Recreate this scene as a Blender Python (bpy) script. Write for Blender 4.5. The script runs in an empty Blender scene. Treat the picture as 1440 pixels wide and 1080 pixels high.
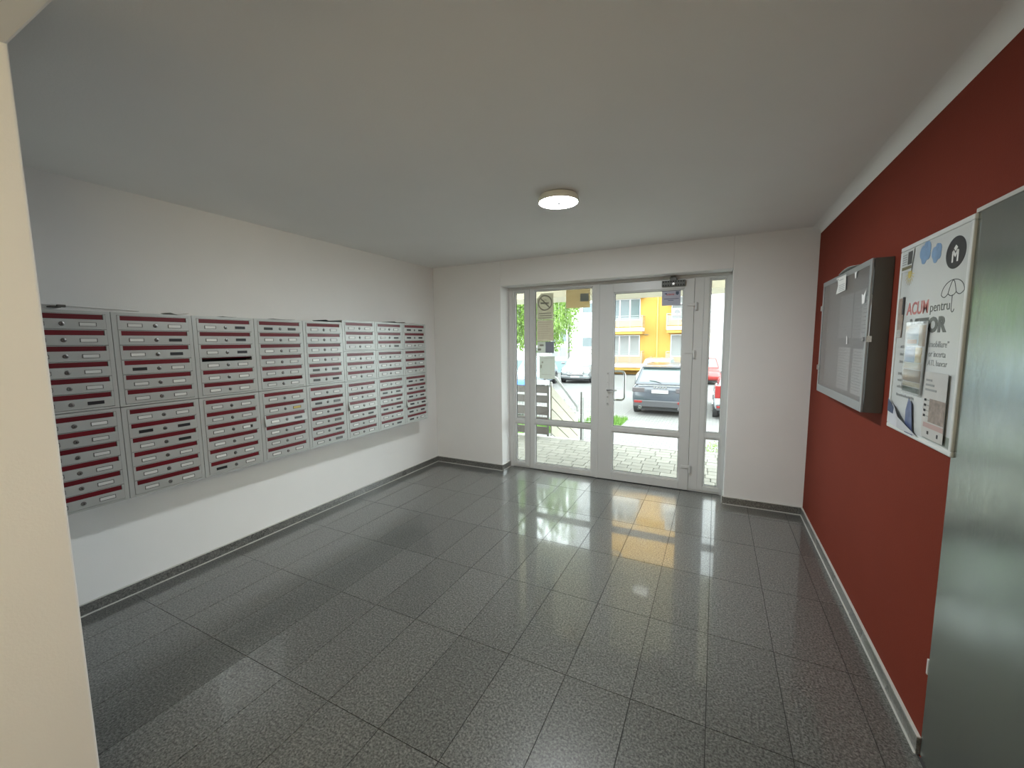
import bpy, bmesh, math, random
from mathutils import Matrix, Vector
random.seed(7)
S = bpy.context.scene
COL = S.collection
PI = math.pi

# ------------------------------------------------------------------ camera
XL, XR, YF, HC = -3.311, 0.762, 4.376, 2.546      # hall: left wall, right wall, far wall, ceiling
F_PX, YAW, PITCH, ROLL = 573.886, 0.46245, -0.10411, -0.00946
cam_d = bpy.data.cameras.new('camera'); cam = bpy.data.objects.new('camera', cam_d); COL.objects.link(cam)
cam_d.sensor_width = 36.0; cam_d.sensor_fit = 'HORIZONTAL'; cam_d.lens = F_PX / 1440 * 36.0
cam_d.clip_start = 0.02; cam_d.clip_end = 300
fw = Vector((-math.sin(YAW) * math.cos(PITCH), math.cos(YAW) * math.cos(PITCH), math.sin(PITCH)))
rt = Vector((math.cos(YAW), math.sin(YAW), 0)); up = rt.cross(fw)
rt2 = math.cos(ROLL) * rt + math.sin(ROLL) * up; up2 = -math.sin(ROLL) * rt + math.cos(ROLL) * up
m = Matrix((rt2, up2, -fw)).transposed().to_4x4(); m.translation = (0, 0, 1.6)
cam.matrix_world = m
S.camera = cam

# ------------------------------------------------------------------ sky, light levels, exposure
SKY = 8.6            # overcast bright sky
LAMP_HALL = 225.0    # radiance of the hall's ceiling lamp
FILL_NEAR = 48.0     # radiance of the fill light added in the unseen lobby behind the camera
w = bpy.data.worlds.new('sky'); S.world = w; w.use_nodes = True
bg = w.node_tree.nodes['Background']; bg.inputs[0].default_value = (0.90, 0.97, 1.0, 1); bg.inputs[1].default_value = SKY
S.view_settings.view_transform = 'Standard'; S.view_settings.look = 'None'
S.view_settings.exposure = 0.42; S.view_settings.gamma = 1.0; S.view_settings.use_curve_mapping = False

# ------------------------------------------------------------------ materials
MATS = {}
def mat(name, col, rough=0.5, metal=0.0, var=0.0, scale=8.0, bump=0.0, bscale=None, emit=0.0, coat=0.0, spec=0.5, trans=0.0, rand=0.0):
    if name in MATS: return MATS[name]
    m = bpy.data.materials.new(name); m.use_nodes = True; nt = m.node_tree; N = nt.nodes; L = nt.links
    b = N['Principled BSDF']
    b.inputs['Base Color'].default_value = (*col, 1); b.inputs['Roughness'].default_value = rough
    b.inputs['Metallic'].default_value = metal; b.inputs['Coat Weight'].default_value = coat
    b.inputs['Specular IOR Level'].default_value = spec
    if emit: b.inputs['Emission Color'].default_value = (*col, 1); b.inputs['Emission Strength'].default_value = emit
    tc = N.new('ShaderNodeTexCoord')
    last = None
    if var:
        n = N.new('ShaderNodeTexNoise'); n.inputs['Scale'].default_value = scale; n.inputs['Detail'].default_value = 5
        L.new(tc.outputs['Object'], n.inputs['Vector'])
        mx = N.new('ShaderNodeMix'); mx.data_type = 'RGBA'
        mx.inputs[6].default_value = (*[max(0, c * (1 - var)) for c in col], 1)
        mx.inputs[7].default_value = (*[min(1, c * (1 + var)) for c in col], 1)
        L.new(n.outputs[0], mx.inputs[0]); last = mx.outputs[2]
    if rand:
        oi = N.new('ShaderNodeObjectInfo'); hs = N.new('ShaderNodeHueSaturation')
        mr = N.new('ShaderNodeMapRange'); mr.inputs[3].default_value = 1 - rand; mr.inputs[4].default_value = 1 + rand
        L.new(oi.outputs['Random'], mr.inputs[0]); L.new(mr.outputs[0], hs.inputs['Value'])
        if last: L.new(last, hs.inputs['Color'])
        else: hs.inputs['Color'].default_value = (*col, 1)
        last = hs.outputs[0]
    if last: L.new(last, b.inputs['Base Color'])
    if bump:
        n2 = N.new('ShaderNodeTexNoise'); n2.inputs['Scale'].default_value = bscale or scale * 4; n2.inputs['Detail'].default_value = 4
        L.new(tc.outputs['Object'], n2.inputs['Vector'])
        bp = N.new('ShaderNodeBump'); bp.inputs['Strength'].default_value = bump; bp.inputs['Distance'].default_value = 0.02
        L.new(n2.outputs[0], bp.inputs['Height']); L.new(bp.outputs[0], b.inputs['Normal'])
    if trans:
        tr = N.new('ShaderNodeBsdfTranslucent'); tr.inputs[0].default_value = (*col, 1)
        ms = N.new('ShaderNodeMixShader'); ms.inputs[0].default_value = trans
        L.new(b.outputs[0], ms.inputs[1]); L.new(tr.outputs[0], ms.inputs[2]); L.new(ms.outputs[0], N['Material Output'].inputs[0])
    MATS[name] = m; return m

def granite(name, dark, light, rough, rand=0.08):
    m = bpy.data.materials.new(name); m.use_nodes = True; nt = m.node_tree; N = nt.nodes; L = nt.links
    b = N['Principled BSDF']; tc = N.new('ShaderNodeTexCoord'); geo = N.new('ShaderNodeNewGeometry')
    oi = N.new('ShaderNodeObjectInfo')
    n = N.new('ShaderNodeTexNoise'); n.inputs['Scale'].default_value = 105; n.inputs['Detail'].default_value = 4; n.inputs['Roughness'].default_value = 0.75
    L.new(geo.outputs['Position'], n.inputs['Vector'])
    r = N.new('ShaderNodeValToRGB'); r.color_ramp.elements[0].position = 0.38; r.color_ramp.elements[0].color = (*dark, 1)
    r.color_ramp.elements[1].position = 0.66; r.color_ramp.elements[1].color = (*light, 1)
    e = r.color_ramp.elements.new(0.5); e.color = (*[(a * 0.6 + c * 0.4) for a, c in zip(dark, light)], 1)
    L.new(n.outputs[0], r.inputs[0])
    v = N.new('ShaderNodeTexVoronoi'); v.inputs['Scale'].default_value = 110
    L.new(geo.outputs['Position'], v.inputs['Vector'])
    r2 = N.new('ShaderNodeValToRGB'); r2.color_ramp.elements[0].position = 0.0; r2.color_ramp.elements[0].color = (1, 1, 1, 1)
    r2.color_ramp.elements[1].position = 0.9; r2.color_ramp.elements[1].color = (0.62, 0.62, 0.62, 1)
    L.new(v.outputs['Color'], r2.inputs[0])
    mu = N.new('ShaderNodeMix'); mu.data_type = 'RGBA'; mu.blend_type = 'MULTIPLY'; mu.inputs[0].default_value = 0.8
    L.new(r.outputs[0], mu.inputs[6]); L.new(r2.outputs[0], mu.inputs[7])
    hs = N.new('ShaderNodeHueSaturation'); mr = N.new('ShaderNodeMapRange'); mr.inputs[3].default_value = 1 - rand; mr.inputs[4].default_value = 1 + rand
    L.new(oi.outputs['Random'], mr.inputs[0]); L.new(mr.outputs[0], hs.inputs['Value']); L.new(mu.outputs[2], hs.inputs['Color'])
    L.new(hs.outputs[0], b.inputs['Base Color'])
    n3 = N.new('ShaderNodeTexNoise'); n3.inputs['Scale'].default_value = 2.2; n3.inputs['Detail'].default_value = 4
    L.new(geo.outputs['Position'], n3.inputs['Vector'])
    mr2 = N.new('ShaderNodeMapRange'); mr2.inputs[1].default_value = 0.3; mr2.inputs[2].default_value = 0.7
    mr2.inputs[3].default_value = rough * 0.75; mr2.inputs[4].default_value = rough * 1.35
    b.inputs['Roughness'].default_value = 0.30; b.inputs['Coat Weight'].default_value = 1.0; b.inputs['Coat IOR'].default_value = 1.5; b.inputs['Specular IOR Level'].default_value = 0.5
    L.new(n3.outputs[0], mr2.inputs[0]); L.new(mr2.outputs[0], b.inputs['Coat Roughness'])
    bp = N.new('ShaderNodeBump'); bp.inputs['Strength'].default_value = 0.03; bp.inputs['Distance'].default_value = 0.004
    L.new(n.outputs[0], bp.inputs['Height']); L.new(bp.outputs[0], b.inputs['Normal'])
    MATS[name] = m; return m

def glass_mat(name, tint, refl=1.0, rough=0.0):
    m = bpy.data.materials.new(name); m.use_nodes = True; nt = m.node_tree; N = nt.nodes; L = nt.links
    N.remove(N['Principled BSDF'])
    t = N.new('ShaderNodeBsdfTransparent'); t.inputs[0].default_value = (*tint, 1)
    g = N.new('ShaderNodeBsdfGlossy'); g.inputs['Roughness'].default_value = rough
    fr = N.new('ShaderNodeFresnel'); ge = N.new('ShaderNodeNewGeometry'); mi_ = N.new('ShaderNodeMapRange'); mi_.inputs[3].default_value = 1.45; mi_.inputs[4].default_value = 1 / 1.45
    L.new(ge.outputs['Backfacing'], mi_.inputs[0]); L.new(mi_.outputs[0], fr.inputs[0])   # a thin sheet: both faces reflect like the outer one
    mm = N.new('ShaderNodeMath'); mm.operation = 'MULTIPLY'; mm.inputs[1].default_value = refl
    ms = N.new('ShaderNodeMixShader'); L.new(fr.outputs[0], mm.inputs[0]); L.new(mm.outputs[0], ms.inputs[0])
    L.new(t.outputs[0], ms.inputs[1]); L.new(g.outputs[0], ms.inputs[2]); L.new(ms.outputs[0], N['Material Output'].inputs[0])
    MATS[name] = m; return m

WHITE = mat('white wall paint', (0.82, 0.82, 0.81), 0.75, var=0.03, scale=3, bump=0.05, bscale=160)
CEIL = mat('white ceiling paint', (0.84, 0.84, 0.825), 0.8, var=0.03, scale=2, bump=0.04, bscale=120)
RED = mat('brick red wall paint', (0.185, 0.030, 0.015), 0.85, spec=0.2, var=0.06, scale=3, bump=0.06, bscale=150)
GRAN = granite('grey granite', (0.04, 0.043, 0.040), (0.275, 0.282, 0.266), 0.055)
GRANB = granite('granite baseboard', (0.06, 0.062, 0.058), (0.30, 0.30, 0.28), 0.3)
GROUT = mat('dark grout', (0.03, 0.03, 0.03), 0.9)
CAULK = mat('white caulk', (0.55, 0.55, 0.52), 0.7)
PVC = mat('white pvc', (0.64, 0.65, 0.645), 0.32, var=0.02, scale=4)
GASKET = mat('black rubber', (0.02, 0.02, 0.02), 0.7)
GLASS = glass_mat('clear glazing', (0.95, 0.975, 0.965))
CGLASS = glass_mat('cabinet acrylic', (0.86, 0.88, 0.89), 1.6, 0.06)
MBOX = mat('mailbox grey enamel', (0.44, 0.455, 0.44), 0.36, metal=0.25, var=0.04, scale=6, rand=0.03)
MDARK = mat('mailbox dark inside', (0.02, 0.02, 0.02), 0.8)
FLAP = mat('dark red flap', (0.125, 0.004, 0.010), 0.32, var=0.05, scale=20, rand=0.12)
CHROME = mat('polished steel', (0.62, 0.62, 0.62), 0.22, metal=1.0)
STEEL = mat('brushed steel', (0.45, 0.46, 0.46), 0.35, metal=1.0)
NP_W = mat('white name card', (0.66, 0.67, 0.65), 0.35, rand=0.12)
NP_F = mat('nameplate plastic', (0.13, 0.135, 0.13), 0.25)
NP_K = mat('black name slot', (0.012, 0.012, 0.014), 0.4)
NP_G = mat('grey name slot', (0.14, 0.145, 0.14), 0.4)
NP_Y = mat('yellow name card', (0.55, 0.42, 0.12), 0.4)
PAPER = mat('white paper', (0.78, 0.78, 0.76), 0.7)
INK = mat('black ink', (0.03, 0.03, 0.033), 0.6)
INKG = mat('grey ink', (0.30, 0.31, 0.31), 0.6)

# ------------------------------------------------------------------ mesh helpers
ORG = {}
def org(o): return ORG.get(o.name, Vector((0, 0, 0))) if o else Vector((0, 0, 0))
class MB:
    def __init__(s): s.v = []; s.f = []; s.mi = []
    def add(s, vs, fs, mi=0):
        k = len(s.v); s.v += [tuple(a) for a in vs]; s.f += [tuple(k + i for i in f) for f in fs]; s.mi += [mi] * len(fs); return s
    def box(s, x0, x1, y0, y1, z0, z1, mi=0):
        return s.add([(x0, y0, z0), (x1, y0, z0), (x1, y1, z0), (x0, y1, z0), (x0, y0, z1), (x1, y0, z1), (x1, y1, z1), (x0, y1, z1)],
                     [(3, 2, 1, 0), (4, 5, 6, 7), (0, 1, 5, 4), (1, 2, 6, 5), (2, 3, 7, 6), (3, 0, 4, 7)], mi)
    def hexa(s, c, mi=0):   # 8 corners, same order as box
        return s.add(c, [(3, 2, 1, 0), (4, 5, 6, 7), (0, 1, 5, 4), (1, 2, 6, 5), (2, 3, 7, 6), (3, 0, 4, 7)], mi)
    def cyl(s, a, b, r, n=16, r2=None, mi=0, caps=True):
        a = Vector(a); b = Vector(b); d = (b - a).normalized(); r2 = r if r2 is None else r2
        u = d.orthogonal().normalized(); w_ = d.cross(u); vs = []
        for i in range(n):
            t = 2 * PI * i / n; e = u * math.cos(t) + w_ * math.sin(t)
            vs += [a + e * r, b + e * r2]
        fs = [(2 * i, 2 * ((i + 1) % n), 2 * ((i + 1) % n) + 1, 2 * i + 1) for i in range(n)]
        if caps: fs += [tuple(2 * i for i in reversed(range(n))), tuple(2 * i + 1 for i in range(n))]
        return s.add(vs, fs, mi)
    def tube(s, pts, r, n=10, mi=0):
        pts = [Vector(q) for q in pts]; vs = []; N_ = len(pts)
        u = None
        for i, q in enumerate(pts):
            d = (pts[min(i + 1, N_ - 1)] - pts[max(i - 1, 0)]).normalized()
            if u is None: u = d.orthogonal().normalized()
            u = (u - d * u.dot(d)).normalized(); w_ = d.cross(u)
            rr = r[i] if isinstance(r, (list, tuple)) else r
            for k in range(n):
                t = 2 * PI * k / n; vs.append(q + (u * math.cos(t) + w_ * math.sin(t)) * rr)
        fs = []
        for i in range(N_ - 1):
            for k in range(n):
                fs.append((i * n + k, i * n + (k + 1) % n, (i + 1) * n + (k + 1) % n, (i + 1) * n + k))
        fs += [tuple(reversed(range(n))), tuple((N_ - 1) * n + k for k in range(n))]
        return s.add(vs, fs, mi)
    def lathe(s, prof, c, n=32, axis='z', mi=0):
        vs = []; c = Vector(c)
        for (r, h) in prof:
            for k in range(n):
                t = 2 * PI * k / n; a, b = r * math.cos(t), r * math.sin(t)
                vs.append(c + (Vector((a, b, h)) if axis == 'z' else Vector((h, a, b)) if axis == 'x' else Vector((b, h, a))))
        fs = []
        for i in range(len(prof) - 1):
            for k in range(n): fs.append((i * n + k, i * n + (k + 1) % n, (i + 1) * n + (k + 1) % n, (i + 1) * n + k))
        fs += [tuple(reversed(range(n))), tuple((len(prof) - 1) * n + k for k in range(n))]
        return s.add(vs, fs, mi)
    def prism(s, poly, fn, h0, h1, mi=0):   # poly: 2d points counter-clockwise, fn(a, b, h) -> 3d
        n = len(poly); vs = [fn(a, b, h0) for a, b in poly] + [fn(a, b, h1) for a, b in poly]
        fs = [tuple(reversed(range(n))), tuple(range(n, 2 * n))] + [(i, (i + 1) % n, n + (i + 1) % n, n + i) for i in range(n)]
        return s.add(vs, fs, mi)
    def mesh(s, name, mats, bevel=0.0, seg=2, smooth=False, off=Vector((0, 0, 0)), subd=0, weld=False):
        me = bpy.data.meshes.new(name)
        me.from_pydata([tuple(Vector(q) - off) for q in s.v], [], s.f)
        for mm in (mats if isinstance(mats, (list, tuple)) else [mats]): me.materials.append(mm)
        for pl, k in zip(me.polygons, s.mi): pl.material_index = k
        bm = bmesh.new(); bm.from_mesh(me)
        if weld: bmesh.ops.remove_doubles(bm, verts=bm.verts, dist=1e-5)
        bmesh.ops.recalc_face_normals(bm, faces=bm.faces)
        if bevel:
            ed = [e for e in bm.edges if len(e.link_faces) == 2 and e.calc_face_angle(0) > 0.6]
            bmesh.ops.bevel(bm, geom=ed, offset=bevel, segments=seg, affect='EDGES', clamp_overlap=True, profile=0.5)
        for _ in range(subd):
            bmesh.ops.subdivide_edges(bm, edges=bm.edges, cuts=1, use_grid_fill=True, smooth=1.0)
        bm.to_mesh(me); bm.free()
        if smooth:
            me.polygons.foreach_set('use_smooth', [True] * len(me.polygons))
            me.set_sharp_from_angle(angle=math.radians(40))
        me.update(); return me
    def build(s, name, mats, parent=None, bevel=0.0, seg=2, smooth=False, subd=0, weld=False):
        me = s.mesh(name, mats, bevel, seg, smooth, org(parent), subd, weld)
        o = bpy.data.objects.new(name, me); COL.objects.link(o)
        if parent: o.parent = parent; ORG[o.name] = org(parent).copy()
        return o
def tag(o, label=None, cat=None, group=None, kind=None):
    if label: o['label'] = label
    if cat: o['category'] = cat
    if group: o['group'] = group
    if kind: o['kind'] = kind
    return o
def thing(name, loc, label, cat, group=None, kind=None, rotz=0):
    o = bpy.data.objects.new(name, None); COL.objects.link(o); o.empty_display_size = 0.1
    o.location = loc; o.rotation_euler = (0, 0, rotz); ORG[o.name] = Vector(loc)
    return tag(o, label, cat, group, kind)
def inst(name, me, parent, loc=(0, 0, 0), rot=(0, 0, 0)):
    o = bpy.data.objects.new(name, me); COL.objects.link(o); o.parent = parent; o.location = loc; o.rotation_euler = rot
    return o
FRAME = {'red': ((0, -1, 0), (0, 0, 1), (-1, 0, 0)), 'far': ((1, 0, 0), (0, 0, 1), (0, -1, 0)), 'left': ((0, 1, 0), (0, 0, 1), (1, 0, 0)),
         'rear': ((1, 0, 0), (0, 0, 1), (0, -1, 0))}
def text(name, body, size, pos, wall, mat_, parent, width=None, height=None, bold=0.0, depth=0.0004, shear=0.0):
    c = bpy.data.curves.new(name, 'FONT'); c.body = body; c.size = size; c.offset = bold; c.extrude = depth; c.resolution_u = 3; c.shear = shear
    t = bpy.data.objects.new(name, c); COL.objects.link(t)
    me = bpy.data.meshes.new_from_object(t.evaluated_get(bpy.context.evaluated_depsgraph_get()))
    bpy.data.objects.remove(t); bpy.data.curves.remove(c)
    xs = [v.co.x for v in me.vertices]; ys = [v.co.y for v in me.vertices]
    x0, x1, y0, y1 = min(xs), max(xs), min(ys), max(ys)
    sx = width / (x1 - x0) if width else 1.0; sy = height / (y1 - y0) if height else (sx if width else 1.0)
    R, U, Nn = [Vector(q) for q in FRAME[wall]]; P = Vector(pos) - org(parent)
    for v in me.vertices:
        a, b, h = (v.co.x - x0) * sx, (v.co.y - y0) * sy, v.co.z
        v.co = P + R * a + U * b + Nn * h
    me.materials.clear(); me.materials.append(mat_); me.name = name
    o = bpy.data.objects.new(name, me); COL.objects.link(o); o.parent = parent; ORG[o.name] = org(parent).copy()
    return o
# a flat frame on a wall: P(u, v, h) = origin + right*u + up*v + outward*h
def wallmap(origin, wall):
    R, U, Nn = [Vector(q) for q in FRAME[wall]]; O = Vector(origin)
    return lambda u, v, h: O + R * u + U * v + Nn * h
def slab(mb, W, u0, u1, v0, v1, h0, h1, mi=0):
    return mb.hexa([W(u0, v0, h0), W(u1, v0, h0), W(u1, v0, h1), W(u0, v0, h1), W(u0, v1, h0), W(u1, v1, h0), W(u1, v1, h1), W(u0, v1, h1)], mi)

# ================================================================== THE HALL SHELL
YN, ZN, XP = 0.46, 2.40, -1.722       # partition plane, lower ceiling of the stair lobby, partition end
YB = -2.3                             # back of the stair lobby
OX0, OX1, OZ = -2.324, 0.1205, 2.253  # entrance opening
def struct(o, label, cat='wall'): return tag(o, label, cat, kind='structure')
b = MB(); b.box(XL - .25, XL, YB - .2, 4.72, -0.1, 2.9); struct(b.build('wall_left', WHITE), 'white wall behind the mailboxes', 'wall')
b = MB(); b.box(OX1, XR + .25, YF, 4.72, -0.1, 2.9).box(XL, OX0, YF, 4.72, -0.1, 2.9).box(OX0, OX1, YF, 4.72, OZ, 2.9)
struct(b.build('wall_far', WHITE, bevel=0.006, weld=False), 'white wall around the glazed entrance', 'wall')
# right wall: red up to 2.487, white strip above, grey metal door set in it
DY0, DY1, DZ = 0.99, 1.955, 2.008
wr = MB(); wr.box(XR, XR + .25, DY1, YF, -0.1, 2.487).box(XR, XR + .25, YB - .2, DY0, -0.1, 2.487).box(XR, XR + .25, DY0, DY1, DZ + .016, 2.487)
wr = wr.build('wall_right', RED); struct(wr, 'brick red wall with cabinet and poster', 'wall')
b = MB(); b.box(XR + .002, XR + .25, YB - .2, YF, 2.487, 2.9)
struct(b.build('trim_1', WHITE), 'white strip between red wall and ceiling', 'trim')
b = MB(); R_ = 0.06
pts = [(XR + .004, HC + .02)] + [(XR + .002 - R_ + R_ * math.cos(t), HC - R_ + R_ * math.sin(t)) for t in [PI / 2 * k / 6 for k in range(7)]]
b.prism(pts, lambda a, c, h: (a, h, c), YN, YF)
struct(b.build('trim_2', WHITE, smooth=True), 'rounded white cove along the top of the red wall', 'trim')
b = MB(); b.box(XL - .25, XR + .25, YN, 4.72, HC, 2.9); struct(b.build('ceiling', CEIL), 'white ceiling of the hall', 'ceiling')
b = MB(); b.box(XL - .25, XR + .25, YB - .2, YN, ZN, 2.9); struct(b.build('ceiling', CEIL, bevel=0.008), 'lower white ceiling before the hall', 'ceiling')
b = MB(); b.box(XL, XP, YB, YN, -0.1, HC); struct(b.build('wall_near', WHITE, bevel=0.008, seg=3), 'cream lit end of wall at the left edge', 'wall')
b = MB(); b.box(XL - .25, XR + .25, YB - .2, YB, -0.1, 2.9); struct(b.build('wall_back', WHITE), 'white wall behind the viewer', 'wall')
b = MB(); b.box(-3.6, 1.0, YB - .2, 4.70, -0.3, -0.0035); fl = b.build('floor', GROUT); struct(fl, 'polished grey granite tile floor', 'floor')
# floor tiles, each its own object; whole tiles share one mesh
TX, TY, tx0, ty0, gap = 0.3043, 0.6015, 0.021, 1.728, 0.0032
tm = {}
def tile_mesh(a, c):
    k = (round(a, 4), round(c, 4))
    if k not in tm:
        q = MB().box(0, a, 0, c, -0.02, 0); tm[k] = q.mesh('tile', GRAN)
    return tm[k]
xs = sorted(set([XL + .008, XR - .008] + [tx0 + TX * k for k in range(-11, 4) if XL + .03 < tx0 + TX * k < XR - .03]))
ys = sorted(set([YB, 4.588] + [ty0 + TY * k for k in range(-8, 6) if YB + .03 < ty0 + TY * k < 4.56]))
for i in range(len(xs) - 1):
    for j in range(len(ys) - 1):
        x0, x1, y0, y1 = xs[i] + gap / 2, xs[i + 1] - gap / 2, ys[j] + gap / 2, ys[j + 1] - gap / 2
        if y1 > YF and (x0 < OX0 + .012 or x1 > OX1 - .012):      # trimmed round the wall stubs
            if x1 < OX0 + .05 or x0 > OX1 - .05: y1 = YF - .008
        if y0 < YN < y1 and x1 < XP: pass
        inst('tile', tile_mesh(x1 - x0, y1 - y0), fl, (x0, y0, 0))
# granite baseboards with a pale caulk line
def baseboard(name, label, x0, x1, y0, y1, cx0, cx1, cy0, cy1):
    o = MB().box(x0, x1, y0, y1, 0.0, 0.068).build(name, GRANB, bevel=0.0015, seg=1); tag(o, label, 'baseboard', kind='structure')
    MB().box(cx0, cx1, cy0, cy1, 0.0, 0.006).build('caulk_line', CAULK, o)
    MB().box(min(x0, x1), max(x0, x1), min(y0, y1), max(y0, y1), 0.068, 0.073).build('caulk_line', CAULK, o)
baseboard('baseboard_left', 'grey granite baseboard below the mailboxes', XL, XL + .012, YN + .16, YF - .012, XL + .012, XL + .018, YN + .16, YF - .018)
baseboard('baseboard_far', 'short granite baseboard left of the entrance', XL, OX0, YF - .012, YF, XL + .012, OX0 + .004, YF - .018, YF - .012)
baseboard('baseboard_far', 'short granite baseboard right of the entrance', OX1, XR, YF - .012, YF, OX1 - .004, XR - .012, YF - .018, YF - .012)
baseboard('baseboard_right', 'granite baseboard along the red wall', XR - .012, XR, DY1 + .005, YF - .012, XR - .018, XR - .012, DY1 + .005, YF - .018)
baseboard('baseboard_reveal', 'granite baseboard inside the left entrance reveal', OX0, OX0 + .012, YF, 4.585, OX0 + .012, OX0 + .017, YF, 4.585)
baseboard('baseboard_reveal', 'granite baseboard inside the right entrance reveal', OX1 - .012, OX1, YF, 4.585, OX1 - .017, OX1 - .012, YF, 4.585)

# ================================================================== ENTRANCE: frame, two leaves, two sidelights
FY = 4.59
t1 = thing('trim_3', (OX0, FY, 0), 'white PVC outer frame of the entrance', 'door frame', kind='structure')
b = MB()
b.box(OX0, OX0 + .05, FY, FY + .07, 0, OZ).box(OX1 - .035, OX1, FY, FY + .07, 0, OZ)
b.box(OX0 + .05, OX1 - .035, FY, FY + .07, 2.222, OZ)
b.box(OX0 + .05, OX1 - .035, FY + .012, FY + .07, 0.0, 0.02)
b.box(-2.085, -2.045, FY, FY + .07, 0.02, 2.222).box(-.212, -.125, FY + .004, FY + .07, 0.02, 2.222)
b.build('frame', PVC, t1, bevel=0.003)
def leaf(root, x0, x1, z0, z1, panes, y=FY, th=.066, bead=.014, name='sash'):
    """sash with rectangular holes (panes: list of (gx0,gx1,gz0,gz1)), beads, gaskets and glass"""
    b = MB(); zs = [z0]
    gx0, gx1 = panes[0][0], panes[0][1]
    pz = sorted([(q[2], q[3]) for q in panes])
    b.box(x0, gx0 - bead, y, y + th, z0, z1).box(gx1 + bead, x1, y, y + th, z0, z1)
    lo = z0
    for (a, c) in pz + [(None, None)]:
        hi = z1 if a is None else a - bead
        b.box(gx0 - bead, gx1 + bead, y, y + th, lo, hi)
        lo = None if a is None else c + bead
    b.build(name, PVC, root, bevel=0.003)
    for (a, c) in pz:
        q = MB()
        for (ux0, ux1, uz0, uz1, sx, sz) in ((gx0 - bead, gx0, a - bead, c + bead, 1, 0), (gx1, gx1 + bead, a - bead, c + bead, -1, 0), (gx0, gx1, a - bead, a, 0, 1), (gx0, gx1, c, c + bead, 0, -1)):
            q.box(ux0, ux1, y + .012, y + .045, uz0, uz1)
        q.build('glazing_bead', PVC, root, bevel=0.003)
        g = MB(); e = .003
        for (ux0, ux1, uz0, uz1) in ((gx0, gx0 + e, a, c), (gx1 - e, gx1, a, c), (gx0, gx1, a, a + e), (gx0, gx1, c - e, c)):
            g.box(ux0, ux1, y + .024, y + .036, uz0, uz1)
        g.build('gasket', GASKET, root)
        MB().box(gx0, gx1, y + .03, y + .036, a, c).build('pane', GLASS, root)
GX = dict(sl=(-2.233, -2.122), ll=(-1.967, -1.272), rl=(-1.013, -.322), rs=(-.061, .062))
w1 = thing('window_1', (-2.18, FY, 0), 'narrow fixed sidelight left of the entrance leaves', 'window', kind='structure')
leaf(w1, OX0 + .05, -2.085, .02, 2.222, [(*GX['sl'], .082, .559), (*GX['sl'], .636, 2.187)], y=FY + .004)
w2 = thing('window_2', (0, FY, 0), 'narrow fixed sidelight right of the entrance door', 'window', kind='structure')
leaf(w2, -.125, OX1 - .035, .02, 2.222, [(*GX['rs'], .08, .571), (*GX['rs'], .647, 2.189)], y=FY + .004)
d2 = thing('door_2', (-1.62, FY, 0), 'left glazed entrance leaf with papers on its glass', 'door', kind='structure')
leaf(d2, -2.040, -1.192, .008, 2.225, [(*GX['ll'], .083, .567), (*GX['ll'], .640, 2.192)], y=FY - .004)
d1 = thing('door_1', (-.7, FY, 0), 'right glazed entrance door with lever and closer', 'door', kind='structure')
leaf(d1, -1.186, -.214, .008, 2.218, [(*GX['rl'], .112, .560), (*GX['rl'], .633, 2.110)], y=FY - .008)
MB().box(-1.215, -1.180, FY - .016, FY - .004, .008, 2.22).build('cover_strip', PVC, d2, bevel=0.003)
# hardware on the right leaf
q = MB(); q.tube([(-1.074, FY - .01, 1.046), (-1.074, FY - .05, 1.046), (-1.066, FY - .058, 1.046), (-1.03, FY - .058, 1.05), (-.965, FY - .056, 1.046)], .009)
q.build('lever_handle', CHROME, d1, smooth=True)
q = MB(); q.box(-1.09, -1.058, FY - .018, FY - .008, .87, 1.25); q.build('escutcheon_plate', PVC, d1, bevel=0.003)
for z in (1.231, 1.13, .965, .891):
    MB().cyl((-1.074, FY - .024, z), (-1.074, FY - .016, z), .009 if z != 1.13 else .004, 14).build('lock_screw', STEEL, d1, smooth=True)
q = MB(); pts = []
yo = FY + .058
for t in range(7):
    a = PI / 2 * t / 6; pts.append((-.96 + .045 * math.sin(a), yo + .06, 1.205 + .045 * math.cos(a)))
lo_ = [(x, y, 2 * 1.084 - z) for (x, y, z) in reversed(pts)]
q.tube([(-1.03, yo, 1.25), (-1.03, yo + .03, 1.25), (-1.0, yo + .06, 1.25)] + pts + lo_ + [(-1.0, yo + .06, .918), (-1.03, yo + .03, .918), (-1.03, yo, .918)], .0125)
q.build('pull_handle', STEEL, d1, smooth=True)
for (x, z) in ((-.205, 1.955), (-.212, 1.474), (-.212, .262)):
    q = MB(); q.box(x - .075, x + .004, FY - .02, FY - .008, z - .014, z + .014).cyl((x + .012, FY - .018, z - .06), (x + .012, FY - .018, z + .02), .011, 14).box(x + .012, x + .03, FY - .014, FY + .004, z - .06, z + .018)
    q.build('hinge', PVC, d1, bevel=0.002, seg=1)
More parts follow.
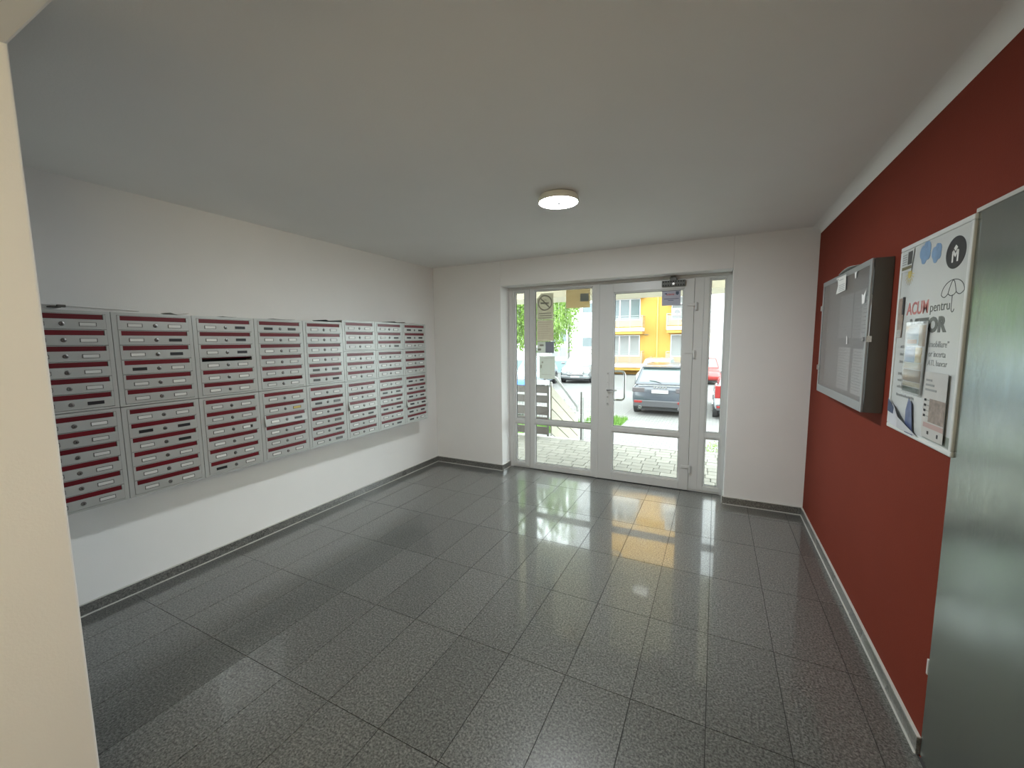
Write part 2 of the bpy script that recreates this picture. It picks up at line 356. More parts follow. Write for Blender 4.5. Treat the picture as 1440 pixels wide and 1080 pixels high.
# magnet lock bar with bracket above the right leaf
ml = thing('door_magnet_lock', (-.41, FY - .01, 2.17), 'grey perforated metal magnet lock bar at the top of the entrance door', 'lock')
BR = mat('dull grey metal', (0.15, 0.155, 0.15), 0.55, metal=0.5)
q = MB(); q.box(-.525, -.30, FY - .045, FY - .008, 2.145, 2.205); q.build('bar', BR, ml, bevel=0.004)
q = MB()
for k in range(9):
    for z in (2.157, 2.193): q.box(-.515 + k * .024, -.502 + k * .024, FY - .047, FY - .044, z - .007, z + .006)
q.build('slots', MDARK, ml)['kind'] = 'stuff'
q = MB(); q.box(-.52, -.305, FY - .05, FY - .044, 2.172, 2.180); q.build('ridge', BR, ml)
q = MB(); q.box(-.45, -.385, FY - .05, FY - .03, 2.20, 2.235).box(-.44, -.40, FY - .055, FY + .0, 2.235, 2.248).tube([(-.44, FY - .04, 2.20), (-.43, FY - .05, 2.235), (-.40, FY - .045, 2.245), (-.38, FY - .04, 2.205)], .008)
q.build('bracket', BR, ml, bevel=0.002, seg=1)
MB().cyl((-.41, FY - .062, 2.168), (-.41, FY - .044, 2.168), .012, 14).build('knob', CHROME, ml, smooth=True)

# papers on the glass
PB = mat('backlit beige paper', (0.70, 0.67, 0.58), 0.8, trans=0.6)
PG = mat('backlit grey paper', (0.70, 0.71, 0.68), 0.8, trans=0.6)
PV = mat('backlit violet print', (0.42, 0.43, 0.52), 0.8, trans=0.4)
PK = mat('backlit tan card', (0.72, 0.62, 0.43), 0.8, trans=0.65)
GL = mat('show-through grey print', (0.36, 0.34, 0.30), 0.8, trans=0.35)
def sheet(name, label, x0, x1, z0, z1, m_, y, cat='paper', group='papers stuck on the entrance glass', chamfer=0):
    o = thing(name, ((x0 + x1) / 2, y, z0), label, cat, group)
    poly = [(x0, z0), (x1, z0), (x1, z1), (x0 + chamfer, z1)] + ([(x0, z1 - chamfer)] if chamfer else [])
    MB().prism(poly, lambda a, c, h: (a, h, c), y, y + .0006).build('sheet', m_, o)
    return o
yg = FY - .004 + .0365
o = sheet('no_smoking_sign', 'no smoking sign seen from behind, topmost paper on the left leaf', -1.958, -1.745, 1.858, 2.168, PB, yg, 'sign', chamfer=.06)
q = MB(); W = wallmap((-1.852, yg, 2.055), 'far')
n = 40; ro, ri = .092, .078
for k in range(n):
    a0, a1 = 2 * PI * k / n, 2 * PI * (k + 1) / n
    q.hexa([W(ri * math.cos(a0), ri * math.sin(a0), .0003), W(ro * math.cos(a0), ro * math.sin(a0), .0003), W(ro * math.cos(a0), ro * math.sin(a0), .001), W(ri * math.cos(a0), ri * math.sin(a0), .001),
            W(ri * math.cos(a1), ri * math.sin(a1), .0003), W(ro * math.cos(a1), ro * math.sin(a1), .0003), W(ro * math.cos(a1), ro * math.sin(a1), .001), W(ri * math.cos(a1), ri * math.sin(a1), .001)])
q.prism([(-.062, .052), (-.052, .062), (.062, -.052), (.052, -.062)][::-1], W, .0003, .001)
slab(q, W, -.055, .05, -.012, .006, .0003, .001); slab(q, W, -.02, .02, .03, .036, .0003, .001)
q.build('printed_symbol', GL, o)
q = MB(); slab(q, W, -.08, .08, -.128, -.118, .0003, .0009); slab(q, W, -.07, .085, -.155, -.146, .0003, .0009); slab(q, W, -.085, .085, -.18, -.172, .0003, .0009); q.build('printed_lines', GL, o)
o = sheet('rules_sheet', 'pinkish text sheet under the no smoking sign', -1.958, -1.743, 1.598, 1.850, mat('backlit pinkish paper', (0.68, 0.63, 0.55), 0.8, trans=0.6), yg)
q = MB(); W = wallmap((-1.958, yg, 1.598), 'far')
for k in range(8): slab(q, W, .02, .19 - .02 * (k % 3), .225 - k * .027, .229 - k * .027, .0003, .0009)
q.build('printed_lines', mat('show-through tan print', (0.46, 0.38, 0.33), 0.8, trans=0.4), o)
o = sheet('picture_flyer', 'small grey and violet flyer between two sheets on the left leaf', -1.955, -1.738, 1.455, 1.592, PG, yg)
q = MB(); W = wallmap((-1.955, yg, 1.455), 'far'); slab(q, W, .11, .217, .0, .137, .0003, .0009); q.build('printed_block', PV, o)
q = MB(); slab(q, W, .03, .085, .085, .105, .0003, .0009); slab(q, W, .01, .05, .03, .055, .0003, .0009); q.build('printed_marks', GL, o)['kind'] = 'stuff'
o = sheet('posted_notice', 'white A4 notice lowest on the left leaf glass', -1.927, -1.724, 1.142, 1.417, PG, yg + .001)
q = MB(); W = wallmap((-1.927, yg + .001, 1.142), 'far')
slab(q, W, .06, .19, .25, .253, .0003, .0009); slab(q, W, .03, .05, .19, .21, .0003, .0009); slab(q, W, .015, .03, .13, .17, .0003, .0009); slab(q, W, .03, .16, .05, .053, .0003, .0009)
q.build('printed_marks', GL, o)['kind'] = 'stuff'
o = sheet('card_notice', 'tan card with a grey picture at the top of the left leaf', -1.588, -1.302, 1.978, 2.187, PK, yg)
q = MB(); W = wallmap((-1.588, yg, 1.978), 'far'); slab(q, W, .17, .27, .07, .16, .0003, .0009); q.build('printed_picture', mat('show-through blue-grey print', (0.40, 0.42, 0.40), 0.8, trans=0.4), o)
o = thing('warning_notice', (-.43, FY - .008 + .028, 1.955), 'bluish notice with red heading on the right door glass', 'sign', 'papers stuck on the entrance glass')
yn = FY - .008 + .0285
NB = mat('pale blue laminated paper', (0.52, 0.53, 0.62), 0.4, trans=0.25)
MB().box(-.527, -.345, yn, yn + .0008, 1.957, 2.108).build('sheet', NB, o)
text('red_heading', 'ATENTIE !', .02, (-.485, yn - .0003, 2.061), 'far', mat('red ink', (0.55, 0.05, 0.04), 0.6), o, width=.085, height=.017, bold=.0006)
q = MB(); W = wallmap((-.527, yn, 1.957), 'far'); slab(q, W, .02, .165, .066, .071, .0002, .0008); slab(q, W, .06, .115, .05, .054, .0002, .0008); slab(q, W, .028, .05, .118, .127, .0002, .0008)
q.build('printed_lines', mat('navy ink', (0.03, 0.03, 0.12), 0.6), o)
q = MB(); q.prism([(.135, .115), (.15, .104), (.165, .115), (.165, .142), (.135, .142)], W, .0002, .0008); q.build('shield_emblem', mat('slate ink', (0.08, 0.11, 0.16), 0.6), o)

# ================================================================== MAILBOXES
XF = XL + .27; BW = .397; MX = .0; DT = .0853
GRP = 'grey mailbox banks with red flaps on the left wall'
def body_mesh(h):
    q = MB(); g = .0015; w_ = BW - 2 * g
    x0, x1 = .0, .27
    q.box(x0, x0 + .002, g, g + w_, 0, h)                              # back
    q.box(x0, x1, g, g + .002, 0, h).box(x0, x1, g + w_ - .002, g + w_, 0, h).box(x0, x1, g, g + w_, 0, .002).box(x0, x1, g, g + w_, h - .002, h)
    # front flange
    q.box(x1 - .004, x1, g + .002, .026, .002, h - .002).box(x1 - .004, x1, .376, g + w_ - .002, .002, h - .002)
    n = 6 if h > .4 else 3; top = h - .0155
    q.box(x1 - .004, x1, .026, .376, top, h - .002).box(x1 - .004, x1, .026, .376, .002, top - n * DT)
    for k in range(1, n): q.box(x1 - .09, x1 - .004, .026, .376, top - k * DT - .001, top - k * DT + .001)
    q.box(x0 + .15, x0 + .152, g + .002, g + w_ - .002, .002, h - .002, 1)
    return q.mesh('body', [MBOX, MDARK])
DH, DW = .0812, .3475
def door_mesh():
    q = MB(); t = .003   # origin at the top hinge line; x outwards, y 0..DW, z down
    q.box(-t, 0, 0, .0115, -DH, 0).box(-t, 0, DW - .0095, DW, -DH, 0).box(-t, 0, .0115, DW - .0095, -.0025, 0).box(-t, 0, .0115, DW - .0095, -DH, -.0285)
    # folded return of the sheet round the front
    q.box(-.014, -t, 0, .0015, -DH, 0).box(-.014, -t, DW - .0015, DW, -DH, 0).box(-.014, -t, .0015, DW - .0015, -DH, -DH + .0015)
    return q.mesh('door', MBOX)
DOORM = door_mesh()
q = MB(); q.box(-.0015, 0, .001, DW - .022, -.0255, 0); FLAPM = q.mesh('mail_flap', FLAP, bevel=.0006, seg=1)
q = MB(); q.lathe([(.0115, 0), (.0115, .002), (.0095, .005), (.006, .006)], (0, 0, 0), 18, 'x').box(.0058, .0066, -.0012, .0012, -.005, .005, 1)
LOCKM = q.mesh('lock', [mat('lock steel', (0.24, 0.24, 0.235), 0.3, metal=0.9), MDARK], smooth=True)
def np_mesh(insert, full=True, part=None):
    q = MB(); a, c = .0345, .0105; e = .0022
    q.box(0, .0032, -a, a, -c, -c + e).box(0, .0032, -a, a, c - e, c).box(0, .0032, -a, -a + e, -c + e, c - e).box(0, .0032, a - e, a, -c + e, c - e)
    q.box(0, .0014, -a + e, a - e, -c + e, c - e, 1)
    if part: q.box(.0014, .0018, a - e - .014, a - e, -c + e, c - e, 2)
    return q.mesh('nameplate', [NP_F, insert] + ([part] if part else []))
def np_dark(m_):
    q = MB(); a, c = .034, .0092; q.box(0, .0026, -a, a, -c, c); return q.mesh('nameplate', m_, bevel=.001, seg=1)
NPM = {'w': np_mesh(NP_W), 'k': np_dark(NP_K), 'g': np_mesh(NP_G), 'y': np_mesh(NP_Y), 'h': np_mesh(NP_W, part=NP_K), 'd': np_dark(mat('dark grey name slot', (0.06, 0.063, 0.062), 0.4))}
BODY = {6: body_mesh(.5385), 3: body_mesh(.2815)}
ORD = ['first', 'second', 'third', 'fourth', 'fifth', 'sixth', 'seventh', 'eighth']
# nameplate codes per door (left, right), top to bottom
PL = {
 (0, 'u'): 'ww ww ww ww ww wk', (0, 'l'): 'ww ww ww ww ww ww',
 (1, 'u'): 'ww wk wk kw ww ww', (1, 'l'): 'ww kk wk ww ww ww',
 (2, 'u'): 'wk wk wk ww ww ww', (2, 'l'): 'ww ww wh ww ww kw',
 (3, 'u'): 'kd ww ww ww ww ww', (3, 'l'): 'ww wy wd ww ww ww',
 (4, 'u'): 'ww ww ww ww dg dk', (4, 'l'): 'ww dg wd wg wd wg',
 (5, 'u'): 'ww ww ww', (5, 'm'): 'ww ww ww', (5, 'l'): 'ww ww ww wd ww ww',
 (6, 'u'): 'ww wd wd', (6, 'm'): 'ww ww ww', (6, 'l'): 'ww dd wd dd ww wd',
 (7, 'u'): 'kk kk ww', (7, 'm'): 'ww ww ww', (7, 'l'): 'kk kk kk kk kk kw'}
AJAR = {(3, 'l', 2): 11, (5, 'l', 2): 16, (7, 'l', 3): 17}
FLAPIN = {(2, 'u', 3): 62, (3, 'u', 5): 22, (4, 'l', 1): 16, (4, 'u', 0): 9, (7, 'l', 3): 8}
def bank(ci, pos, z0, n):
    y0 = 1.069 + BW * (ci - 1)
    what = {'u': 'upper', 'm': 'middle', 'l': 'lower'}[pos]
    extra = {(2, 'u'): ', one flap pushed in', (3, 'l'): ', one yellow name card', (5, 'l'): ', one door ajar', (7, 'l'): ', black name slots and a door ajar', (0, 'u'): ', beside the cream wall end', (7, 'u'): ', nearest the far wall'}.get((ci, pos), '')
    col = ['leftmost', 'second', 'third', 'fourth', 'fifth', 'sixth', 'seventh', 'rightmost'][ci]
    t = thing('mailbox_bank', (XL, y0, z0), '%s %s-door mailbox bank in the %s column%s' % (what, {6: 'six', 3: 'three'}[n], col if ci in (0, 7) else col + ' from left', extra), 'mailbox', GRP)
    inst('body', BODY[n], t)
    h = {6: .5385, 3: .2815}[n]; top = h - .0155
    codes = PL[(ci, pos)].split()
    for k in range(n):
        aj = math.radians(AJAR.get((ci, pos, k), 0))
        d = inst('door', DOORM, t, (.2725, .0268, top - k * DT - .0015), (0, -aj, 0))
        inst('mail_flap', FLAPM, d, (-.0032, .0105, -.0026), (0, math.radians(FLAPIN.get((ci, pos, k), random.uniform(0, 2.0))), 0))
        inst('lock', LOCKM, d, (0, .174, -.0545), (random.choice((0, 0, .5, -.6)), 0, 0))
        jit = lambda: random.uniform(-.002, .002)
        inst('nameplate', NPM[codes[k][0]], d, (0, .078 + jit(), -.0545 + jit() * .5))
        inst('nameplate', NPM[codes[k][1]], d, (0, .272 + jit(), -.0545 + jit() * .5))
for ci in range(5):
    bank(ci, 'u', 1.2465, 6); bank(ci, 'l', .7045, 6)
for ci in range(5, 8):
    bank(ci, 'u', 1.5245, 3); bank(ci, 'm', 1.2405, 3); bank(ci, 'l', .6990, 6)
# leaflets lying on top of the banks
def leaflet(name, label, y0, y1, x0, x1, z, curl, m_, cat='leaflet'):
    q = MB(); n = 8
    vs = []; fs = []
    for i in range(n + 1):
        t = i / n; zz = z + .001 + curl * (2 * t - 1) ** 2
        y = y0 + (y1 - y0) * t
        vs += [(x0, y, zz), (x1, y, zz), (x1, y, zz + .0012), (x0, y, zz + .0012)]
    for i in range(n):
        a = 4 * i; c = a + 4
        fs += [(a, a + 1, c + 1, c), (a + 1, a + 2, c + 2, c + 1), (a + 2, a + 3, c + 3, c + 2), (a + 3, a, c, c + 3)]
    fs += [(0, 1, 2, 3), (4 * n, 4 * n + 3, 4 * n + 2, 4 * n + 1)]
    o = q.add(vs, fs).build(name, m_); return tag(o, label, cat, 'leaflets lying on the mailboxes')
ZT = 1.785; ZT2 = 1.806
leaflet('advert_leaflet', 'folded white leaflet on top of the second mailbox column', 1.36, 1.46, XL + .14, XL + .262, ZT, .012, PAPER)
leaflet('advert_leaflet', 'thin dark leaflet on top of the third mailbox column', 1.66, 1.75, XL + .12, XL + .265, ZT, .003, mat('dark green print', (0.06, 0.08, 0.07), 0.5))
leaflet('advert_leaflet', 'flat dark leaflet on top of the fourth mailbox column', 2.02, 2.2, XL + .10, XL + .265, ZT, .003, mat('dark brown print', (0.08, 0.05, 0.05), 0.5))
leaflet('advert_leaflet', 'navy leaflet leaning on top of the fifth mailbox column', 2.50, 2.66, XL + .08, XL + .26, ZT, .016, mat('navy print', (0.04, 0.06, 0.09), 0.4))
leaflet('advert_leaflet', 'black leaflet on top of the seventh mailbox column', 3.35, 3.52, XL + .08, XL + .26, ZT2, .012, mat('black print', (0.02, 0.02, 0.02), 0.4))
leaflet('advert_leaflet', 'red and white leaflet on top of the rightmost mailbox column', 3.50, 3.70, XL + .06, XL + .25, ZT2, .007, mat('red white print', (0.45, 0.22, 0.2), 0.4, var=0.6, scale=25))
o = thing('wall_bracket', (XL, .93, 1.80), 'small dark metal bracket above the leftmost mailbox column', 'bracket')
q = MB(); q.box(XL, XL + .05, .90, .945, 1.81, 1.818).box(XL + .045, XL + .06, .925, .96, 1.812, 1.826); q.build('clip', mat('tarnished metal', (0.12, 0.11, 0.10), 0.5, metal=.6), o, bevel=.002, seg=1)
tag(MB().cyl((XL + .014, YN + .16, 1.835), (XL + .014, 1.30, 1.815), .004, 8).build('phone_cable', WHITE, smooth=True), 'thin white cable above the leftmost mailboxes', 'cable')

# ================================================================== CEILING LAMP
lc = (-.96, 2.632)
lp = thing('ceiling_lamp', (lc[0], lc[1], HC), 'round white ceiling lamp lit in front of the entrance', 'lamp')
LB = mat('lamp rim plastic', (0.75, 0.74, 0.66), 0.5)
MB().lathe([(.105, 0), (.122, -.004), (.132, -.02), (.134, -.040), (.131, -.046), (.126, -.046), (.124, -.040), (.10, -.040)], (*lc, HC), 48).build('rim', LB, lp, smooth=True)
LE = bpy.data.materials.new('lit diffuser'); LE.use_nodes = True
nt = LE.node_tree; nt.nodes.remove(nt.nodes['Principled BSDF']); em = nt.nodes.new('ShaderNodeEmission'); em.inputs[0].default_value = (0.93, 0.985, 1.0, 1); em.inputs[1].default_value = LAMP_HALL
nt.links.new(em.outputs[0], nt.nodes['Material Output'].inputs[0])
MB().lathe([(.124, -.0405), (.115, -.046), (.09, -.051), (.06, -.054), (.012, -.056)], (*lc, HC), 48).build('diffuser', LE, lp, smooth=True)
MB().lathe([(.017, -.0525), (.017, -.060), (.012, -.064)], (lc[0] + .01, lc[1] - .02, HC), 20).build('motion_sensor', mat('dark grey plastic', (0.10, 0.10, 0.10), 0.5), lp, smooth=True)
# batten-shaped fill light added unseen behind the camera to warm the left wall end
l2 = thing('wall_lamp_or_fill', (XR, -1.2, 2.1), 'long warm fill light added on the wall behind the viewer', 'lamp')
MB().box(XR - .05, XR, -2.06, -.34, 2.03, 2.17).build('housing', LB, l2, bevel=.006)
for y in (-2.09, -.34): MB().box(XR - .058, XR, y, y + .03, 2.02, 2.18).build('end_cap', PVC, l2, bevel=.006)
LE2 = LE.copy(); LE2.name = 'warm fill diffuser'
e2 = [n_ for n_ in LE2.node_tree.nodes if n_.type == 'EMISSION'][0]; e2.inputs[0].default_value = (1.0, 0.86, 0.56, 1); e2.inputs[1].default_value = FILL_NEAR
MB().box(XR - .053, XR - .05, -2.03, -.37, 2.045, 2.155).build('diffuser', LE2, l2)

# ================================================================== RED WALL: cabinet, poster, metal door
CY0, CY1, CZ0, CZ1, CD = 2.640, 3.665, 1.222, 1.992, .085
CAB = mat('grey steel cabinet', (0.115, 0.12, 0.115), 0.45, metal=.2, var=0.05, scale=5)
CABI = mat('grey cabinet back panel', (0.20, 0.21, 0.215), 0.6, var=0.06, scale=4)
cb = thing('notice_cabinet', (XR, CY1, CZ0), 'grey steel notice cabinet with clear door on the red wall', 'cabinet')
W = wallmap((XR - .002, CY1, CZ0), 'red'); CW, CH = CY1 - CY0, CZ1 - CZ0
q = MB(); t = .006
slab(q, W, 0, CW, 0, CH, 0.0, .004); slab(q, W, 0, t, 0, CH, .004, CD - .012); slab(q, W, CW - t, CW, 0, CH, .004, CD - .012); slab(q, W, t, CW - t, 0, t, .004, CD - .012); slab(q, W, t, CW - t, CH - t, CH, .004, CD - .012)
q.build('body', CAB, cb)
q = MB(); slab(q, W, t, CW - t, t, CH - t, .045, .05); q.build('back_panel', CABI, cb)
dr = MB(); slab(dr, W, 0, .028, 0, CH, CD - .008, CD); slab(dr, W, CW - .028, CW, 0, CH, CD - .008, CD); slab(dr, W, .028, CW - .028, 0, .05, CD - .008, CD); slab(dr, W, .028, CW - .028, CH - .03, CH, CD - .008, CD)
dr = dr.build('door', mat('cabinet door frame', (0.30, 0.315, 0.32), 0.35, metal=.4), cb, bevel=.001, seg=1)
q = MB(); slab(q, W, .028, CW - .028, .05, CH - .03, CD - .006, CD - .003); q.build('pane', CGLASS, dr)
for v in (1.813 - CZ0, 1.392 - CZ0):
    q = MB(); slab(q, W, -.012, .012, v - .018, v + .018, CD - .012, CD + .006); q.build('hinge', STEEL, cb, bevel=.002, seg=1)
q = MB(); q.cyl(W(CW - .03, 1.594 - CZ0, CD), W(CW - .03, 1.594 - CZ0, CD + .008), .011, 16); slab(q, W, CW - .004, CW + .006, 1.58 - CZ0, 1.61 - CZ0, CD - .02, CD); q.build('lock', CHROME, cb, smooth=True)
def cab_paper(label, y_l, y_r, z0, z1, h, m_=None, lines=0, group='papers in the notice cabinet'):
    o = thing('notice_sheet', W(CY1 - y_l, z0 - CZ0, h), label, 'paper', group)
    q = MB(); slab(q, W, CY1 - y_l, CY1 - y_r, z0 - CZ0, z1 - CZ0, h, h + .0008); q.build('sheet', m_ or PAPER, o)
    if lines:
        q = MB(); n_ = lines; hh = (z1 - z0)
        for k in range(n_):
            v = z1 - CZ0 - hh * (k + 1.2) / (n_ + 1.6); u0 = CY1 - y_l + .02
            slab(q, W, u0, u0 + (y_l - y_r - .04) * random.uniform(.55, 1), v, v + .0035, h + .001, h + .0014)
        q.build('printed_lines', INKG, o)
    return o
PD = mat('dim white paper', (0.50, 0.52, 0.52), 0.7)
cab_paper('grey printed sheet at upper left in the cabinet', 3.325, 3.05, 1.60, 1.865, .052, PD, 12)
cab_paper('grey printed sheet at upper right in the cabinet', 3.02, 2.80, 1.60, 1.865, .052, PD, 12)
cab_paper('lighter sheet overlapping at the right in the cabinet', 2.86, 2.705, 1.60, 1.82, .055, PAPER, 9)
cab_paper('printed sheet at lower left in the cabinet', 3.29, 3.04, 1.286, 1.545, .052, PAPER, 14)
cab_paper('printed sheet at lower right in the cabinet', 2.98, 2.75, 1.284, 1.54, .052, PAPER, 14)
o = thing('torn_sticker', W(CY1 - 3.3, 1.878 - CZ0, CD), 'torn white sticker at the top of the cabinet door', 'sticker')
q = MB(); U = lambda y: CY1 - y
q.prism([(U(3.297), 1.878 - CZ0), (U(3.085), 1.884 - CZ0), (U(3.092), 1.976 - CZ0), (U(3.31), 1.978 - CZ0), (U(3.27), 1.955 - CZ0), (U(3.262), 1.925 - CZ0)], W, CD, CD + .0008); q.build('sheet', PAPER, o)
q = MB()
for k in range(4): slab(q, W, U(3.235), U(3.11) , 1.89 + .011 * k - CZ0, 1.893 + .011 * k - CZ0, CD + .001, CD + .0014)
slab(q, W, U(3.235), U(3.14), 1.955 - CZ0, 1.958 - CZ0, CD + .001, CD + .0014); slab(q, W, U(3.28), U(3.262), 1.962 - CZ0, 1.972 - CZ0, CD + .001, CD + .0014)
q.build('printed_lines', INKG, o)
def scrap(label, poly, h=CD):
    q = MB(); q.prism([(U(y), z - CZ0) for y, z in poly], W, h, h + .0008); tag(q.build('paper_scrap', PAPER), label, 'paper scrap', 'paper scraps on the cabinet door')
scrap('small white scrap near the top of the cabinet door', [(2.905, 1.925), (2.893, 1.93), (2.885, 1.955), (2.875, 1.962), (2.92, 1.962), (2.915, 1.945)])
scrap('narrow white scrap in the middle of the cabinet door', [(2.985, 1.565), (2.97, 1.567), (2.975, 1.60), (2.99, 1.615)])
scrap('white folded scrap beside the cabinet lock side', [(2.75, 1.775), (2.715, 1.78), (2.70, 1.845), (2.735, 1.82), (2.765, 1.83)])
o = MB().prism([(-.028, .02), (-.001, .016), (-.001, .305), (-.028, .31)], W, .0005, .0105).build('spare_board', PAPER); tag(o, 'white strip of board at the far edge of the cabinet', 'board')
# curled paper on top of the cabinet
q = MB(); vs = []; n = 10
for i in range(n + 1):
    tt = i / n; y = 3.25 - .40 * tt; z = CZ1 + .001 + .02 * math.sin(PI * min(1, tt * 1.05)) * (1 - .3 * tt)
    vs += [W(CY1 - y, z - CZ0, .02), W(CY1 - y, z - CZ0, CD + .004), W(CY1 - y, z - CZ0 + .001, CD + .004), W(CY1 - y, z - CZ0 + .001, .02)]
fs = []
for i in range(n):
    a = 4 * i; c = a + 4
    fs += [(a, a + 1, c + 1, c), (a + 1, a + 2, c + 2, c + 1), (a + 2, a + 3, c + 3, c + 2), (a + 3, a, c, c + 3)]
fs += [(0, 1, 2, 3), (4 * n + 3, 4 * n + 2, 4 * n + 1, 4 * n)]
tag(q.add(vs, fs).build('curled_leaflet', PAPER, smooth=True), 'curled leaflet lying on top of the grey notice cabinet', 'leaflet')

# ---- poster in a white snap frame
PY, PZ = 2.533, 1.180
ps = thing('framed_poster', (XR, PY, PZ), 'white framed advertising poster on the red wall', 'poster')
def W(u, v, h): return Vector((XR - h, 2.580 - 1.03 * u, 1.6 + (v - 1.6) * 1.03))
FRW = mat('white plastic frame', (0.68, 0.70, 0.69), 0.35)
q = MB(); fwid = .019; z0, z1 = 1.192, 1.995; p0, PWd = .0456, .629
slab(q, W, p0, PWd, z0, z0 + fwid, 0, .013); slab(q, W, p0, PWd, z1 - fwid, z1, 0, .013); slab(q, W, p0, p0 + fwid, z0 + fwid, z1 - fwid, 0, .013); slab(q, W, PWd - fwid, PWd, z0 + fwid, z1 - fwid, 0, .013)
q.build('frame', FRW, ps, bevel=.004, seg=3, smooth=True)
q = MB(); slab(q, W, p0 + fwid, PWd - fwid, z0 + fwid, z1 - fwid, .0, .008)
sh = q.build('sheet', mat('poster print white', (0.60, 0.625, 0.62), 0.25, var=0.04, scale=3), ps)
H0 = .0082
def disc(poly, m_, name, h=H0, th=.0006):
    q = MB(); q.prism(poly, W, h, h + th); return q.build(name, m_, sh)
def circ(cx, cz, r, n=36, sx=1.0): return [(cx + r * sx * math.cos(2 * PI * k / n), cz + r * math.sin(2 * PI * k / n)) for k in range(n)]
LG = mat('black logo print', (0.012, 0.014, 0.022), 0.3)
disc(circ(.519, 1.892, .055, sx=1.22), LG, 'round_logo')
q = MB(); cx, cz = .519, 1.888
for (a, c_, d, e) in ((-.022, -.028, -.012, .010), (.012, -.028, .022, .010)): slab(q, W, cx + a, cx + d, cz + c_, cz + e, H0 + .0007, H0 + .0012)
q.prism([(cx - .022, cz + .010), (cx - .012, cz + .014), (cx, cz + .0), (cx, cz - .012)][::-1], W, H0 + .0007, H0 + .0012)
q.prism([(cx + .022, cz + .010), (cx + .012, cz + .014), (cx, cz + .0), (cx, cz - .012)], W, H0 + .0007, H0 + .0012)
q.prism([(cx, cz + .009), (cx + .013, cz + .020), (cx, cz + .030), (cx - .013, cz + .020)], W, H0 + .0007, H0 + .0012)
q.build('logo_mark', PAPER, sh)
BLU = mat('watercolour blue print', (0.20, 0.33, 0.52), 0.4, var=0.25, scale=30)
for (cx, cz, s_) in ((.282, 1.93, 1.15), (.378, 1.912, .95)):
    q = MB()
    for k, (dx, dz, r) in enumerate(((-.022, .008, .024), (.012, .014, .026), (-.008, -.012, .022), (.02, -.006, .017), (.0, .03, .012))):
        q.prism(circ(cx + dx * s_, cz + dz * s_, r * s_, 20), W, H0 + .0001 * k, H0 + .0005 + .0001 * k)
    q.build('printed_cloud', BLU, sh)
q = MB(); uc = (.522, 1.757); lw = .0014
def stroke(pts, wd=.0013, h=H0):
    for (a, b_) in zip(pts[:-1], pts[1:]):
        d = Vector((b_[0] - a[0], b_[1] - a[1])); L_ = d.length or 1e-6; nn = Vector((-d.y, d.x)) / L_ * wd
        q.prism([(a[0] - nn.x, a[1] - nn.y), (b_[0] - nn.x, b_[1] - nn.y), (b_[0] + nn.x, b_[1] + nn.y), (a[0] + nn.x, a[1] + nn.y)], W, h, h + .0005)
arc = [(.522 - .078 * math.cos(PI * k / 14), 1.752 + .046 * math.sin(PI * k / 14) + .004 * (k / 14)) for k in range(15)]
stroke(arc)
for a, b_ in ((.444, .492), (.492, .548), (.548, .600)): stroke([(a + (b_ - a) * k / 6, 1.752 + (.007 if a > .44 else 0) * 0 - .010 * math.sin(PI * k / 6) + .005 * ((a + (b_ - a) * k / 6) - .444) / .156) for k in range(7)])
stroke([(.492 + .03 * (k / 6), 1.753 + .045 * math.sin(PI / 2 * k / 6)) for k in range(7)]); stroke([(.548 - .026 * (k / 6), 1.755 + .043 * math.sin(PI / 2 * k / 6)) for k in range(7)])
stroke([(.524, 1.748), (.524, 1.70), (.526, 1.692), (.533, 1.687), (.541, 1.69), (.545, 1.698)])
q.build('umbrella_drawing', INK, sh)
REDI = mat('brush red print', (0.50, 0.16, 0.15), 0.4, var=0.25, scale=60)
text('headline', 'ACUM', .06, W(.148, 1.694, H0), 'red', REDI, sh, width=.207, height=.055, bold=.0015)
text('headline', 'pentru', .04, W(.366, 1.686, H0), 'red', mat('dark grey print', (0.08, 0.085, 0.085), 0.4), sh, width=.152, height=.040)
text('headline', 'VIITOR', .06, W(.190, 1.617, H0), 'red', mat('mid grey print', (0.12, 0.13, 0.125), 0.4), sh, width=.326, height=.063, bold=.0035)
SM = mat('small grey print', (0.22, 0.23, 0.23), 0.5)
text('small_print', 'imobiliare”', .02, W(.385, 1.563, H0), 'red', SM, sh, width=.155, height=.024)
text('small_print', 'or incerta', .02, W(.388, 1.527, H0), 'red', SM, sh, width=.135, height=.022)
text('small_print', 'ATL bancar', .02, W(.389, 1.494, H0), 'red', SM, sh, width=.152, height=.022)
q = MB()
for (u0, u1, v) in ((.118, .19, 1.560), (.118, .185, 1.527), (.118, .185, 1.495), (.116, .18, 1.442), (.116, .185, 1.415), (.116, .18, 1.386), (.114, .30, 1.350)):
    x_ = u0
    while x_ < u1 - .006:
        wd = random.uniform(.006, .018); slab(q, W, x_, min(x_ + wd, u1), v - .005, v + random.uniform(.003, .007), H0, H0 + .0005); x_ += wd + .004
q.build('small_print', SM, sh)
q = MB(); slab(q, W, p0 + fwid, .30, z0 + fwid, z0 + fwid + .012, H0, H0 + .0005); q.build('printed_band', mat('tan print', (0.45, 0.36, 0.30), 0.4), sh)
q = MB(); slab(q, W, .40, PWd - fwid - .003, z0 + fwid + .004, z0 + fwid + .042, H0, H0 + .0005); q.build('printed_band', mat('grey green print', (0.22, 0.25, 0.22), 0.4), sh)
SUN = mat('yellow watercolour', (0.55, 0.45, 0.14), 0.5, var=0.3, scale=50)
q = MB(); q.prism(circ(.148, 1.872, .021, 12), W, H0, H0 + .0005)
